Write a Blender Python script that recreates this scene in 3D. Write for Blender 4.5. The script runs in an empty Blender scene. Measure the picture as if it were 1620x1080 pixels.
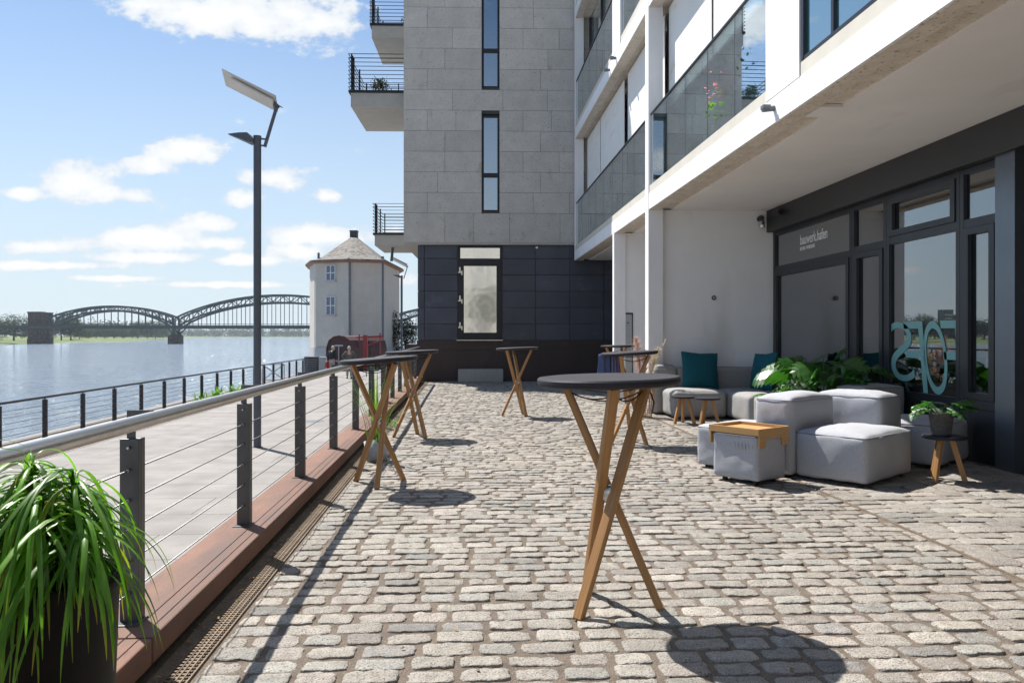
import bpy, math, random
from mathutils import Vector, Matrix, noise
rnd = random.Random(7)
scene = bpy.context.scene
COL = scene.collection
R = math.radians
KY = 1250/1080                               # depths were first taken for a 24 mm lens, then set right for the 27.8 mm one
PSI = math.atan(73/1250)                      # the camera looks this far to the right of the facade direction (+Y)
FW = Vector((math.sin(PSI), math.cos(PSI), 0)); RT = Vector((math.cos(PSI), -math.sin(PSI), 0))
SUN = Vector((-.45, .553, 1)).normalized()
def away(lat, dep, z=0):                      # a far place: metres to the side and metres ahead of the terrace
    p = FW*dep*KY + RT*lat; return Vector((p.x, p.y, z))

# ------------------------------------------------------------------ materials
def nodes(name):
    m = bpy.data.materials.new(name); m.use_nodes = True
    nt = m.node_tree; nt.nodes.clear()
    return m, nt
def N(nt, t, **kw):
    n = nt.nodes.new(t)
    for k, v in kw.items():
        if k.startswith('i_'):
            key = k[2:]; key = int(key) if key.isdigit() else key.replace('_', ' ')
            n.inputs[key].default_value = v
        else: setattr(n, k, v)
    return n
def L(nt, a, b): nt.links.new(a, b)
def rgb(c, a=1): return (c[0], c[1], c[2], a)
def mat(name, c1, c2=None, scale=3, detail=5, rough=.7, metal=0, bump=0, bscale=60, tint=False, spec=.5, stretch=(1, 1, 1), rvar=0, speck=None, transl=0, dirt=None, coat=0):
    """principled surface: colour varied between c1 and c2 by noise, optional fine specks, bump, per-piece tint"""
    m, nt = nodes(name)
    out = N(nt, 'ShaderNodeOutputMaterial'); p = N(nt, 'ShaderNodeBsdfPrincipled')
    L(nt, p.outputs[0], out.inputs[0])
    p.inputs['Roughness'].default_value = rough; p.inputs['Metallic'].default_value = metal
    p.inputs['Specular IOR Level'].default_value = spec; p.inputs['Coat Weight'].default_value = coat
    tc = N(nt, 'ShaderNodeTexCoord'); mp = N(nt, 'ShaderNodeMapping'); mp.inputs['Scale'].default_value = stretch
    L(nt, tc.outputs['Object'], mp.inputs[0]); vec = mp.outputs[0]
    nz = N(nt, 'ShaderNodeTexNoise'); nz.inputs['Scale'].default_value = scale; nz.inputs['Detail'].default_value = detail
    nz.inputs['Roughness'].default_value = .65
    L(nt, vec, nz.inputs['Vector'])
    cr = N(nt, 'ShaderNodeMapRange'); cr.inputs[1].default_value = .32; cr.inputs[2].default_value = .68
    L(nt, nz.outputs[0], cr.inputs[0])
    mx = N(nt, 'ShaderNodeMix', data_type='RGBA')
    mx.inputs[6].default_value = rgb(c1); mx.inputs[7].default_value = rgb(c2 or c1)
    L(nt, cr.outputs[0], mx.inputs[0]); col = mx.outputs[2]
    if speck:
        sc, lo, hi, sc_col = speck
        n2 = N(nt, 'ShaderNodeTexNoise'); n2.inputs['Scale'].default_value = sc; n2.inputs['Detail'].default_value = 2
        L(nt, vec, n2.inputs['Vector'])
        r2 = N(nt, 'ShaderNodeMapRange'); r2.inputs[1].default_value = lo; r2.inputs[2].default_value = hi
        L(nt, n2.outputs[0], r2.inputs[0])
        m2 = N(nt, 'ShaderNodeMix', data_type='RGBA'); m2.inputs[7].default_value = rgb(sc_col)
        L(nt, r2.outputs[0], m2.inputs[0]); L(nt, col, m2.inputs[6]); col = m2.outputs[2]
    if dirt:
        sc, lo, hi, dc, ds = dirt
        md = N(nt, 'ShaderNodeMapping'); md.inputs['Scale'].default_value = ds; L(nt, tc.outputs['Object'], md.inputs[0])
        n3 = N(nt, 'ShaderNodeTexNoise'); n3.inputs['Scale'].default_value = sc; n3.inputs['Detail'].default_value = 6
        L(nt, md.outputs[0], n3.inputs['Vector'])
        r3 = N(nt, 'ShaderNodeMapRange'); r3.inputs[1].default_value = lo; r3.inputs[2].default_value = hi
        L(nt, n3.outputs[0], r3.inputs[0])
        m3 = N(nt, 'ShaderNodeMix', data_type='RGBA'); m3.inputs[7].default_value = rgb(dc)
        L(nt, r3.outputs[0], m3.inputs[0]); L(nt, col, m3.inputs[6]); col = m3.outputs[2]
    if tint:
        at = N(nt, 'ShaderNodeAttribute', attribute_name='tint')
        mt = N(nt, 'ShaderNodeMix', data_type='RGBA', blend_type='MULTIPLY'); mt.inputs[0].default_value = 1
        L(nt, col, mt.inputs[6]); L(nt, at.outputs['Color'], mt.inputs[7]); col = mt.outputs[2]
    L(nt, col, p.inputs['Base Color'])
    if rvar:
        rr = N(nt, 'ShaderNodeMapRange'); rr.inputs[3].default_value = rough-rvar; rr.inputs[4].default_value = rough+rvar
        L(nt, nz.outputs[0], rr.inputs[0]); L(nt, rr.outputs[0], p.inputs['Roughness'])
    if bump:
        nb = N(nt, 'ShaderNodeTexNoise'); nb.inputs['Scale'].default_value = bscale; nb.inputs['Detail'].default_value = 6
        L(nt, vec, nb.inputs['Vector'])
        b = N(nt, 'ShaderNodeBump'); b.inputs['Strength'].default_value = bump; b.inputs['Distance'].default_value = .01
        L(nt, nb.outputs[0], b.inputs['Height']); L(nt, b.outputs[0], p.inputs['Normal'])
    if transl:
        tr = N(nt, 'ShaderNodeBsdfTranslucent'); ms = N(nt, 'ShaderNodeMixShader'); ms.inputs[0].default_value = transl
        g = N(nt, 'ShaderNodeMix', data_type='RGBA', blend_type='MULTIPLY'); g.inputs[0].default_value = 1
        g.inputs[7].default_value = (1.5, 1.6, .7, 1); L(nt, col, g.inputs[6]); L(nt, g.outputs[2], tr.inputs[0])
        L(nt, p.outputs[0], ms.inputs[1]); L(nt, tr.outputs[0], ms.inputs[2]); L(nt, ms.outputs[0], out.inputs[0])
    return m
def wood(name, c1, c2):
    m, nt = nodes(name)
    out = N(nt, 'ShaderNodeOutputMaterial'); p = N(nt, 'ShaderNodeBsdfPrincipled', i_Roughness=.5)
    L(nt, p.outputs[0], out.inputs[0])
    uv = N(nt, 'ShaderNodeUVMap'); tc = N(nt, 'ShaderNodeTexCoord')
    at = N(nt, 'ShaderNodeAttribute', attribute_name='grain')
    mp = N(nt, 'ShaderNodeMapping'); mp.inputs['Scale'].default_value = (3, 90, 90)
    L(nt, at.outputs['Vector'], mp.inputs[0])
    nz = N(nt, 'ShaderNodeTexNoise', i_Scale=1., i_Detail=6.); L(nt, mp.outputs[0], nz.inputs['Vector'])
    cr = N(nt, 'ShaderNodeMapRange'); cr.inputs[1].default_value = .3; cr.inputs[2].default_value = .7; L(nt, nz.outputs[0], cr.inputs[0])
    mx = N(nt, 'ShaderNodeMix', data_type='RGBA'); mx.inputs[6].default_value = rgb(c1); mx.inputs[7].default_value = rgb(c2)
    L(nt, cr.outputs[0], mx.inputs[0]); L(nt, mx.outputs[2], p.inputs['Base Color'])
    b = N(nt, 'ShaderNodeBump', i_Strength=.15, i_Distance=.002); L(nt, nz.outputs[0], b.inputs['Height']); L(nt, b.outputs[0], p.inputs['Normal'])
    return m
def glass(name, tint, base, body=None, wav=0, power=5, gain=1.):
    """pane: mirror reflection by angle over clear tinted glass, or over a dark room (body)"""
    m, nt = nodes(name)
    out = N(nt, 'ShaderNodeOutputMaterial')
    geo = N(nt, 'ShaderNodeNewGeometry'); dt = N(nt, 'ShaderNodeVectorMath', operation='DOT_PRODUCT')
    L(nt, geo.outputs['Normal'], dt.inputs[0]); L(nt, geo.outputs['Incoming'], dt.inputs[1])
    ab = N(nt, 'ShaderNodeMath', operation='ABSOLUTE'); L(nt, dt.outputs['Value'], ab.inputs[0])
    om = N(nt, 'ShaderNodeMath', operation='SUBTRACT'); om.inputs[0].default_value = 1; L(nt, ab.outputs[0], om.inputs[1])
    pw = N(nt, 'ShaderNodeMath', operation='POWER'); pw.inputs[1].default_value = power; L(nt, om.outputs[0], pw.inputs[0])
    ma = N(nt, 'ShaderNodeMath', operation='MULTIPLY_ADD', use_clamp=True); ma.inputs[1].default_value = (1-base)*gain; ma.inputs[2].default_value = base
    L(nt, pw.outputs[0], ma.inputs[0])
    gl = N(nt, 'ShaderNodeBsdfGlossy', i_Roughness=.10 if wav else 0.); gl.inputs['Color'].default_value = (.93, .97, 1, 1)
    if body: bd = N(nt, 'ShaderNodeBsdfDiffuse'); bd.inputs[0].default_value = rgb(body)
    else: bd = N(nt, 'ShaderNodeBsdfTransparent'); bd.inputs[0].default_value = rgb(tint)
    ms = N(nt, 'ShaderNodeMixShader'); L(nt, ma.outputs[0], ms.inputs[0]); L(nt, bd.outputs[0], ms.inputs[1]); L(nt, gl.outputs[0], ms.inputs[2])
    if wav:
        tc = N(nt, 'ShaderNodeTexCoord'); nz = N(nt, 'ShaderNodeTexNoise', i_Scale=wav, i_Detail=1.); L(nt, tc.outputs['Object'], nz.inputs['Vector'])
        b = N(nt, 'ShaderNodeBump', i_Strength=.14, i_Distance=.02); L(nt, nz.outputs[0], b.inputs['Height']); L(nt, b.outputs[0], gl.inputs['Normal'])
    L(nt, ms.outputs[0], out.inputs[0])
    return m

M = dict(
 white=mat('white_render', (.84, .84, .845), (.78, .78, .785), 1.3, 6, .8, bump=.12, bscale=90, dirt=(1.2, .58, .8, (.60, .585, .56), (1, 1, .2))),
 soffit=mat('soffit_concrete', (.83, .80, .775), (.76, .735, .71), .9, 6, .85, bump=.15, bscale=50, dirt=(2.2, .62, .85, (.66, .63, .60), (1, .4, 1))),
 rough=mat('rough_concrete', (.70, .63, .54), (.54, .47, .39), 5, 6, .9, bump=.6, bscale=40, speck=(30, .6, .75, (.2, .16, .12))),
 sill=mat('sill_stone', (.60, .57, .50), (.54, .51, .44), 3, 5, .8, bump=.1),
 blind=mat('blind_cloth', (.82, .81, .78), (.76, .75, .72), 1, 4, .9, dirt=(1.5, .6, .75, (.66, .6, .5), (1, 1, 3))),
 stone=mat('travertine', (.53, .505, .47), (.43, .41, .38), 2.2, 7, .8, bump=.35, bscale=45, tint=True, speck=(26, .63, .7, (.13, .12, .11)), dirt=(3.5, .60, .8, (.36, .31, .24), (1, 1, .6))),
 joint=mat('joint_backing', (.05, .05, .05), rough=.9),  # dark backing that fills the gaps between cladding panels
 bslab=mat('balcony_concrete', (.42, .40, .36), (.36, .34, .31), 4, 6, .85, bump=.3, bscale=40),
 slate=mat('slate_panel', (.040, .047, .070), (.028, .034, .053), 1.6, 8, .42, bump=.08, bscale=14, rvar=.12, tint=True, dirt=(2.6, .6, .9, (.085, .095, .12), (1, 1, 1.6))),
 rustdark=mat('dark_corten', (.040, .020, .016), (.022, .012, .011), 1.4, 7, .55, bump=.12, bscale=30, stretch=(1, 1, .35), dirt=(4, .62, .8, (.07, .035, .025), (1, 1, .3))),
 corten=mat('corten', (.205, .096, .058), (.115, .055, .036), 3.2, 9, .75, bump=.2, bscale=70, stretch=(1, .35, 1), speck=(40, .60, .72, (.13, .058, .036)), dirt=(3, .50, .72, (.10, .055, .04), (1.5, .22, 1))),
 dark=mat('anthracite_metal', (.028, .031, .038), (.022, .025, .03), 3, 4, .38, .3, rvar=.08),
 frame=mat('window_frame', (.024, .027, .034), (.018, .02, .026), 3, 4, .35, .2),
 lintel=mat('lintel_sheet', (.030, .029, .030), (.024, .023, .024), 1, 4, .5),
 black=mat('black_metal', (.012, .013, .016), rough=.45, metal=.3),
 post=mat('grey_steel', (.105, .107, .110), (.07, .072, .076), 6, 7, .42, .65, rvar=.1, stretch=(1, 1, .3)),
 darkpost=mat('dark_fence_steel', (.045, .04, .042), (.03, .027, .03), 3, 4, .5, .5),
 inox=mat('brushed_steel', (.60, .58, .55), (.50, .48, .45), 8, 5, .3, 1, rvar=.08),
 wire=mat('steel_wire', (.16, .16, .16), rough=.4, metal=.8),
 lamp=mat('lamp_paint', (.085, .095, .115), (.07, .078, .095), 2, 4, .4, .35),
 pvback=mat('panel_back', (.62, .58, .52), (.55, .51, .45), 5, 4, .6),
 conc=mat('kerb_concrete', (.34, .33, .31), (.26, .25, .24), 2, 6, .9, bump=.3),
 soil=mat('gutter_soil', (.030, .024, .018), (.075, .058, .04), 30, 6, 1, bump=.9, bscale=90),
 grate=mat('grate_steel', (.20, .145, .095), (.11, .08, .055), 9, 6, .7, .25),
 litter=mat('dry_leaf', (.30, .19, .09), (.17, .12, .06), 20, 4, .9, tint=True),
 bed=mat('joint_sand', (.155, .12, .09), (.085, .066, .05), 9, 8, .95, bump=.8, bscale=160, speck=(120, .55, .7, (.24, .20, .16))),
 sett=mat('granite_sett', (.325, .303, .275), (.215, .20, .18), 14, 8, .8, bump=.8, bscale=95, tint=True, speck=(150, .52, .66, (.085, .078, .07)), dirt=(9, .58, .80, (.16, .14, .118), (1, 1, 1))),
 oak=wood('oak', (.44, .235, .085), (.30, .145, .048)),
 oaklight=wood('beech', (.52, .31, .12), (.42, .23, .08)),
 top=mat('table_linoleum', (.020, .019, .026), (.015, .0145, .02), 4, 5, .55, spec=.35, bump=.05, bscale=200),
 steelcol=mat('column_steel', (.16, .18, .21), (.13, .145, .17), 1.5, 4, .32, .75),
 fabric=mat('grey_fabric', (.43, .438, .465), (.355, .363, .388), 70, 3, .95, bump=.35, bscale=420, spec=.2, dirt=(2, .5, .9, (.43, .435, .46), (1, 1, 1))),
 fabricw=mat('warm_grey_fabric', (.33, .322, .312), (.265, .26, .252), 70, 3, .95, bump=.35, bscale=420, spec=.2),
 fabricd=mat('seam_thread', (.2, .205, .225), rough=.95),
 teal=mat('teal_fabric', (.012, .105, .135), (.008, .08, .105), 60, 3, .9, bump=.3, bscale=380, spec=.2),
 jacket=mat('navy_cloth', (.06, .085, .19), (.09, .12, .24), 12, 5, .85, bump=.3, bscale=200),
 lav=mat('lavender_lining', (.17, .15, .27), (.13, .115, .22), 12, 5, .85),
 pot=mat('black_pot', (.008, .0075, .008), (.014, .012, .012), 6, 5, .55, rvar=.1, spec=.12),
 gpot=mat('grey_pot', (.40, .41, .43), (.33, .34, .36), 8, 5, .7, bump=.15),
 terra=mat('terracotta', (.42, .2, .11), (.34, .16, .09), 8, 5, .8),
 bark=mat('bark', (.12, .085, .055), (.07, .05, .035), 12, 7, .9, bump=.7, bscale=40),
 strap=mat('strap_leaf', (.10, .235, .022), (.05, .14, .014), 9, 4, .36, tint=True, transl=.5, spec=.55),
 leaf=mat('glossy_leaf', (.035, .125, .016), (.018, .07, .012), 7, 4, .3, tint=True, transl=.3, spec=.55),
 sage=mat('silver_leaf', (.22, .30, .24), (.15, .22, .17), 9, 4, .5, tint=True, transl=.25),
 grass=mat('meadow', (.15, .19, .05), (.085, .125, .035), .05, 8, 1),
 tree=mat('tree_leaf', (.036, .066, .024), (.02, .042, .017), .6, 4, .75, tint=True, transl=.2),
 ivy=mat('ivy_leaf', (.022, .042, .018), (.012, .026, .012), 2, 4, .6, tint=True, transl=.15),
 pampas=mat('pampas', (.70, .50, .42), (.60, .40, .33), 30, 4, .95),
 wheat=mat('dry_grass', (.74, .66, .50), (.64, .54, .38), 30, 4, .95),
 cane=mat('rattan', (.56, .37, .19), (.42, .26, .12), 20, 4, .6),
 wicker=mat('grey_wicker', (.135, .125, .118), (.07, .064, .06), 40, 4, .75, bump=.5, bscale=150),
 teallet=mat('teal_vinyl', (.17, .37, .35), rough=.5), whitelet=mat('white_vinyl', (.86, .86, .84), rough=.5),
 render=mat('old_render', (.575, .515, .445), (.50, .45, .39), 1.2, 7, .95, bump=.3, bscale=12, dirt=(.7, .55, .8, (.42, .39, .35), (1, 1, .4))),
 plinth=mat('plinth_render', (.46, .445, .43), (.40, .39, .375), 1, 6, .95),
 tiles=mat('roof_tiles', (.235, .222, .197), (.13, .12, .108), 1.1, 9, .9, bump=.9, bscale=5, speck=(3.2, .5, .62, (.10, .078, .062))),
 eave=mat('eaves_board', (.35, .17, .10), (.27, .13, .08), 3, 4, .8),
 wframe=mat('white_window', (.72, .72, .72), rough=.5),
 zinc=mat('zinc_pipe', (.17, .18, .20), (.13, .14, .155), 4, 5, .5, .5),
 tank=mat('rusty_red_tank', (.085, .028, .022), (.045, .018, .016), 2, 7, .6, bump=.15, bscale=12),
 red=mat('red_paint', (.33, .032, .028), (.24, .027, .024), 4, 5, .5),
 cab=mat('cabinet_grey', (.38, .40, .42), (.33, .35, .37), 3, 4, .6), cabd=mat('cabinet_dark', (.05, .05, .055), rough=.6),
 pierst=mat('bridge_stone', (.085, .06, .052), (.04, .03, .029), .35, 8, .95, bump=.5, bscale=1.5, speck=(.9, .55, .66, (.15, .11, .095))),
 iron=mat('bridge_iron', (.045, .066, .072), (.03, .046, .05), .2, 4, .6, .2),
 greensteel=mat('green_steel', (.05, .12, .10), rough=.5, metal=.2),
 skin=mat('skin', (.55, .34, .25), (.48, .29, .21), 10, 3, .55), hair=mat('grey_hair', (.45, .43, .40), rough=.8),
 cloth1=mat('dark_jacket', (.025, .027, .035), rough=.9), cloth2=mat('olive_jacket', (.12, .125, .11), (.09, .095, .085), 8, 4, .9),
 jeans=mat('pale_trousers', (.30, .29, .28), rough=.9), shoe=mat('shoe', (.03, .03, .03), rough=.6), bag=mat('red_bag', (.45, .04, .035), rough=.7),
 pink=mat('pink_petal', (.62, .22, .38), (.5, .15, .3), 20, 3, .7, transl=.3), orange=mat('autumn_leaf', (.45, .2, .07), (.3, .14, .05), 20, 3, .7),
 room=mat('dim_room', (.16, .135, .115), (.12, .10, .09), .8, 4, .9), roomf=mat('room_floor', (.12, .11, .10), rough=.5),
 cream=mat('cream_facade', (.62, .57, .48), (.54, .49, .41), .4, 6, .9), tarp=mat('grey_block', (.24, .235, .24), (.2, .2, .205), .05, 3, .8),
 gbal=glass('balcony_glass', (.78, .90, .91), .38, power=2.2), gshop=glass('shop_glass', (.50, .49, .48), .19, power=3.2), gold=glass('old_window_glass', (0, 0, 0), .10, body=(.06, .08, .13), power=5),
 gsky=glass('window_glass', (0, 0, 0), .30, body=(.015, .02, .028), power=3.0),
 gslot=glass('slot_glass', (0, 0, 0), .42, body=(.012, .03, .06), power=3), gdoor=glass('door_glass', (0, 0, 0), .62, body=(.10, .12, .11), wav=3.2, power=4),
 glog=glass('loggia_window_glass', (0, 0, 0), .22, body=(.30, .33, .33), power=3), gnear=glass('sky_window_glass', (0, 0, 0), .42, body=(.02, .09, .10), power=3.5),
)

# ------------------------------------------------------------------ mesh building
def near(p): return Vector((p[0], p[1]*KY, p[2])) if isinstance(p, tuple) else p
class MB:
    def __init__(s): s.v = []; s.f = []; s.m = []; s.t = []; s.g = []
    def add(s, vs, fs, m=0, tint=(1, 1, 1), grain=None):
        b = len(s.v); s.v += [tuple(v) for v in vs]
        s.t += tint if isinstance(tint, list) else [tint]*len(vs); s.g += (grain if grain else [tuple(v) for v in vs])
        for f in fs: s.f.append(tuple(i+b for i in f)); s.m.append(m)
    def box(s, x0, y0, z0, x1, y1, z1, m=0, tint=(1, 1, 1)):
        vs = [(x, y, z) for z in (z0, z1) for y in (y0, y1) for x in (x0, x1)]
        s.add(vs, [(0, 2, 3, 1), (4, 5, 7, 6), (0, 1, 5, 4), (2, 6, 7, 3), (0, 4, 6, 2), (1, 3, 7, 5)], m, tint)
    def bar(s, p, q, w, h, up=(0, 0, 1), m=0, tint=(1, 1, 1)):
        p, q = Vector(p), Vector(q); d = (q-p).normalized(); up = Vector(up)
        if abs(d.dot(up)) > .98: up = Vector((1, 0, 0))
        a = d.cross(up).normalized(); b = a.cross(d).normalized(); vs = []; gr = []
        o = rnd.random()*7
        for k, c in enumerate((p, q)):
            for i, j in ((-1, -1), (1, -1), (1, 1), (-1, 1)):
                vs.append(c+a*(i*w/2)+b*(j*h/2)); gr.append((o+k*(q-p).length, o+i*w/2, o+j*h/2))
        s.add(vs, [(3, 2, 1, 0), (4, 5, 6, 7), (0, 1, 5, 4), (1, 2, 6, 5), (2, 3, 7, 6), (3, 0, 4, 7)], m, tint, gr)
    def tube(s, pts, r, n=8, m=0, cap=True, tint=(1, 1, 1)):
        pts = [Vector(p) for p in pts]; k = len(pts); rs = r if isinstance(r, (list, tuple)) else [r]*k
        vs = []; a = None
        for i, p in enumerate(pts):
            d = (pts[min(i+1, k-1)]-pts[max(i-1, 0)]).normalized()
            if a is None: a = d.orthogonal().normalized()
            a = (a-d*a.dot(d)).normalized(); b = d.cross(a)
            for j in range(n):
                t = 2*math.pi*j/n; vs.append(p+(a*math.cos(t)+b*math.sin(t))*rs[i])
        fs = [(i*n+j, i*n+(j+1) % n, (i+1)*n+(j+1) % n, (i+1)*n+j) for i in range(k-1) for j in range(n)]
        if cap: fs += [tuple(range(n-1, -1, -1)), tuple((k-1)*n+j for j in range(n))]
        s.add(vs, fs, m, tint)
    def lathe(s, prof, n=32, c=(0, 0, 0), m=0, tint=(1, 1, 1)):
        vs = []; fs = []; k = len(prof)
        for r, z in prof:
            for j in range(n):
                t = 2*math.pi*j/n; vs.append((c[0]+r*math.cos(t), c[1]+r*math.sin(t), c[2]+z))
        fs = [(i*n+j, i*n+(j+1) % n, (i+1)*n+(j+1) % n, (i+1)*n+j) for i in range(k-1) for j in range(n)]
        fs += [tuple(range(n-1, -1, -1)), tuple((k-1)*n+j for j in range(n))]
        s.add(vs, fs, m, tint)
    def prism(s, poly, d0, d1, ax='z', m=0, tint=(1, 1, 1)):
        def pt(a, b, d): return {'z': (a, b, d), 'y': (a, d, b), 'x': (d, a, b)}[ax]
        n = len(poly)
        vs = [pt(a, b, d0) for a, b in poly]+[pt(a, b, d1) for a, b in poly]
        s.add(vs, [tuple(range(n-1, -1, -1)), tuple(range(n, 2*n))]+[(i, (i+1) % n, n+(i+1) % n, n+i) for i in range(n)], m, tint)
    def build(s, name, mats, parent=None, smooth=False, bevel=0, xf=None, loc=None):
        me = bpy.data.meshes.new(name); me.from_pydata(s.v, [], s.f)
        mats = mats if isinstance(mats, (list, tuple)) else [mats]
        for m in mats: me.materials.append(M[m] if isinstance(m, str) else m)
        if len(mats) > 1: me.polygons.foreach_set('material_index', s.m)
        if any(t != (1, 1, 1) for t in s.t):
            at = me.color_attributes.new('tint', 'FLOAT_COLOR', 'POINT'); buf = []
            for t in s.t: buf += [t[0], t[1], t[2], 1]
            at.data.foreach_set('color', buf)
        else:
            at = me.color_attributes.new('tint', 'FLOAT_COLOR', 'POINT'); at.data.foreach_set('color', [1.]*(4*len(s.v)))
        if any(m in ('oak', 'oaklight') for m in mats):
            ga = me.attributes.new('grain', 'FLOAT_VECTOR', 'POINT'); buf = []
            for g in s.g: buf += list(g)
            ga.data.foreach_set('vector', buf)
        me.update()
        if smooth: me.polygons.foreach_set('use_smooth', [True]*len(me.polygons))
        o = bpy.data.objects.new(name, me); COL.objects.link(o)
        if parent is not None: o.parent = parent
        if loc: o.location = near(loc)
        if bevel:
            b = o.modifiers.new('bevel', 'BEVEL'); b.width = bevel; b.segments = 2; b.limit_method = 'ANGLE'; b.angle_limit = R(40)
        return o
def fixn(o):
    import bmesh
    bm = bmesh.new(); bm.from_mesh(o.data); bmesh.ops.recalc_face_normals(bm, faces=bm.faces); bm.to_mesh(o.data); bm.free(); return o
def tag(o, label=None, cat=None, group=None, kind=None):
    if label: o['label'] = label
    if cat: o['category'] = cat
    if group: o['group'] = group
    if kind: o['kind'] = kind
    return o
def thing(name, label, cat, loc=(0, 0, 0), rz=0, group=None):
    o = bpy.data.objects.new(name, None); COL.objects.link(o); o.location = near(loc); o.rotation_euler = (0, 0, rz)
    o.empty_display_size = .1
    return tag(o, label, cat, group)
def kids(o): return [c for c in bpy.data.objects if c.parent is o]
def dup(o, loc=None, rz=None, label=None, parent=None):
    c = o.copy(); COL.objects.link(c); c.parent = parent
    for k in kids(o): dup(k, parent=c)
    if loc is not None: c.location = near(loc)
    if rz is not None: c.rotation_euler = (0, 0, rz)
    if label: c['label'] = label
    return c
def stretch(o):
    if o.type == 'MESH':
        for v in o.data.vertices: v.co.y *= KY
    for k in kids(o): stretch(k)
    return o
def struct(mb, name, m, **kw): o = mb.build(name, m, **kw); o['kind'] = 'structure'; return o

def softbox(mb, sx, sy, sz, r=.05, puff=.03, n=16, c=(0, 0, 0), wob=.006, seed=0, m=0, sag=0):
    """upholstered block standing on z=0, rounded edges, crowned top"""
    vs = []; fs = []; idx = {}
    a, b, h = sx/2, sy/2, sz/2
    def put(i, j, k):
        key = (i, j, k)
        if key in idx: return idx[key]
        def tt(u, half):                                # denser towards the edges
            t = 2*u/n-1; return half*(math.sin(t*math.pi/2)*.55+t*.45)
        x, y, z = tt(i, a), tt(j, b), tt(k, h)
        q = Vector((max(-a+r, min(a-r, x)), max(-b+r, min(b-r, y)), max(-h+r, min(h-r, z))))
        d = Vector((x, y, z))-q
        p = q+d.normalized()*r if d.length > 1e-6 else Vector((x, y, z))
        fx, fy, fz = 1-(x/a)**4, 1-(y/b)**4, 1-(z/h)**4
        if k == n: p.z += puff*fx*fy
        p.x += puff*.5*(x/a)*fy*fz if abs(x) > a*.98 else 0
        p.y += puff*.5*(y/b)*fx*fz if abs(y) > b*.98 else 0
        w = noise.noise_vector(p*5+Vector((seed*3.1, seed*1.7, 0)))*wob+noise.noise_vector(p*14+Vector((seed, 0, 9)))*wob*.4
        p += w
        p.z += h
        idx[key] = len(vs); vs.append((p.x+c[0], p.y+c[1], p.z+c[2])); return idx[key]
    for i in range(n):
        for j in range(n):
            fs.append((put(i, j, n), put(i+1, j, n), put(i+1, j+1, n), put(i, j+1, n)))
            fs.append((put(i, j+1, 0), put(i+1, j+1, 0), put(i+1, j, 0), put(i, j, 0)))
            fs.append((put(i, 0, j), put(i+1, 0, j), put(i+1, 0, j+1), put(i, 0, j+1)))
            fs.append((put(i+1, n, j), put(i, n, j), put(i, n, j+1), put(i+1, n, j+1)))
            fs.append((put(0, i+1, j), put(0, i, j), put(0, i, j+1), put(0, i+1, j+1)))
            fs.append((put(n, i, j), put(n, i+1, j), put(n, i+1, j+1), put(n, i, j+1)))
    mb.add(vs, fs, m)
def strap(mb, base, az, length, e0, bend, w, n=9, tint=(1, 1, 1), m=0, side=0, p=1.15, brown=0):
    pos = Vector(base); vs = []; st = length/n
    for i in range(n+1):
        t = i/n; el = e0-bend*t**p; a = az+side*t
        d = Vector((math.cos(a)*math.cos(el), math.sin(a)*math.cos(el), math.sin(el)))
        h = Vector((-math.sin(a), math.cos(a), 0)); up = h.cross(d)
        ww = w*(.55+.45*math.sin(min(1, t*2.2)*math.pi/2))*(1-t**3.2)+.0006
        vs += [pos-h*ww/2+up*ww*.12, pos-up*ww*.10, pos+h*ww/2+up*ww*.12]; pos = pos+d*st
    fs = []
    for i in range(n):
        for j in (0, 1): fs.append((3*i+j, 3*i+j+1, 3*i+4+j, 3*i+3+j))
    if brown: tint = [tuple(c*(1+(f-1)*max(0, (i//3/n-1+brown)/brown)) for c, f in zip(tint, (3.4, 1.15, 1.5))) for i in range(len(vs))]
    mb.add(vs, fs, m, tint)
def split_leaf(mb, base, az, el, size, lobes=6, depth=.6, tint=(1, 1, 1), droop=.6, m=0, wide=.8, roll=0):
    """a broad leaf cut into lobes on both sides of its midrib, bending down towards the tip"""
    base = Vector(base); a = Vector((math.cos(az), math.sin(az), 0)); h = Vector((-math.sin(az), math.cos(az), 0)); h = h*math.cos(roll)+Vector((-a.x*math.sin(el), -a.y*math.sin(el), math.cos(el)))*math.sin(roll)
    def P(t, s, lift):
        ang = el-droop*t; x = size*(math.sin(el)-math.sin(ang))/max(droop, .01) if False else 0
        # arc length integral of a bending rib
        k = 12; px = pz = 0
        for i in range(k):
            e = el-droop*t*(i+.5)/k; px += math.cos(e)*t*size/k; pz += math.sin(e)*t*size/k
        e = el-droop*t; nrm = -a*math.sin(e)+Vector((0, 0, math.cos(e)))
        return base+a*px+Vector((0, 0, pz))+h*s*size+nrm*(lift*size)
    for sd in (-1, 1):
        for i in range(lobes):
            t0 = .04+.9*i/lobes; t1 = t0+.9/lobes*(.93-.25*depth)
            env = lambda t: wide*.5*math.sin(math.pi*min(1, (.12+t*.9)))**.7
            w0 = env((t0+t1)/2); sh = .16
            vs = [P(t0, 0, 0), P(t1+.02, 0, 0), P(t0+sh*.5, sd*w0*.62, -.03), P(t1+.015+sh*.5, sd*w0*.62, -.03),
                  P(t0+sh*.95, sd*w0*.92, -.09), P(t1+sh*.95, sd*w0*.92, -.09), P((t0+t1)/2+sh*1.2, sd*w0*1.08, -.14)]
            fs = [(0, 1, 3, 2), (2, 3, 5, 4), (4, 5, 6)]
            if sd > 0: fs = [tuple(reversed(f)) for f in fs]
            mb.add(vs, fs, m, tint)
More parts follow.
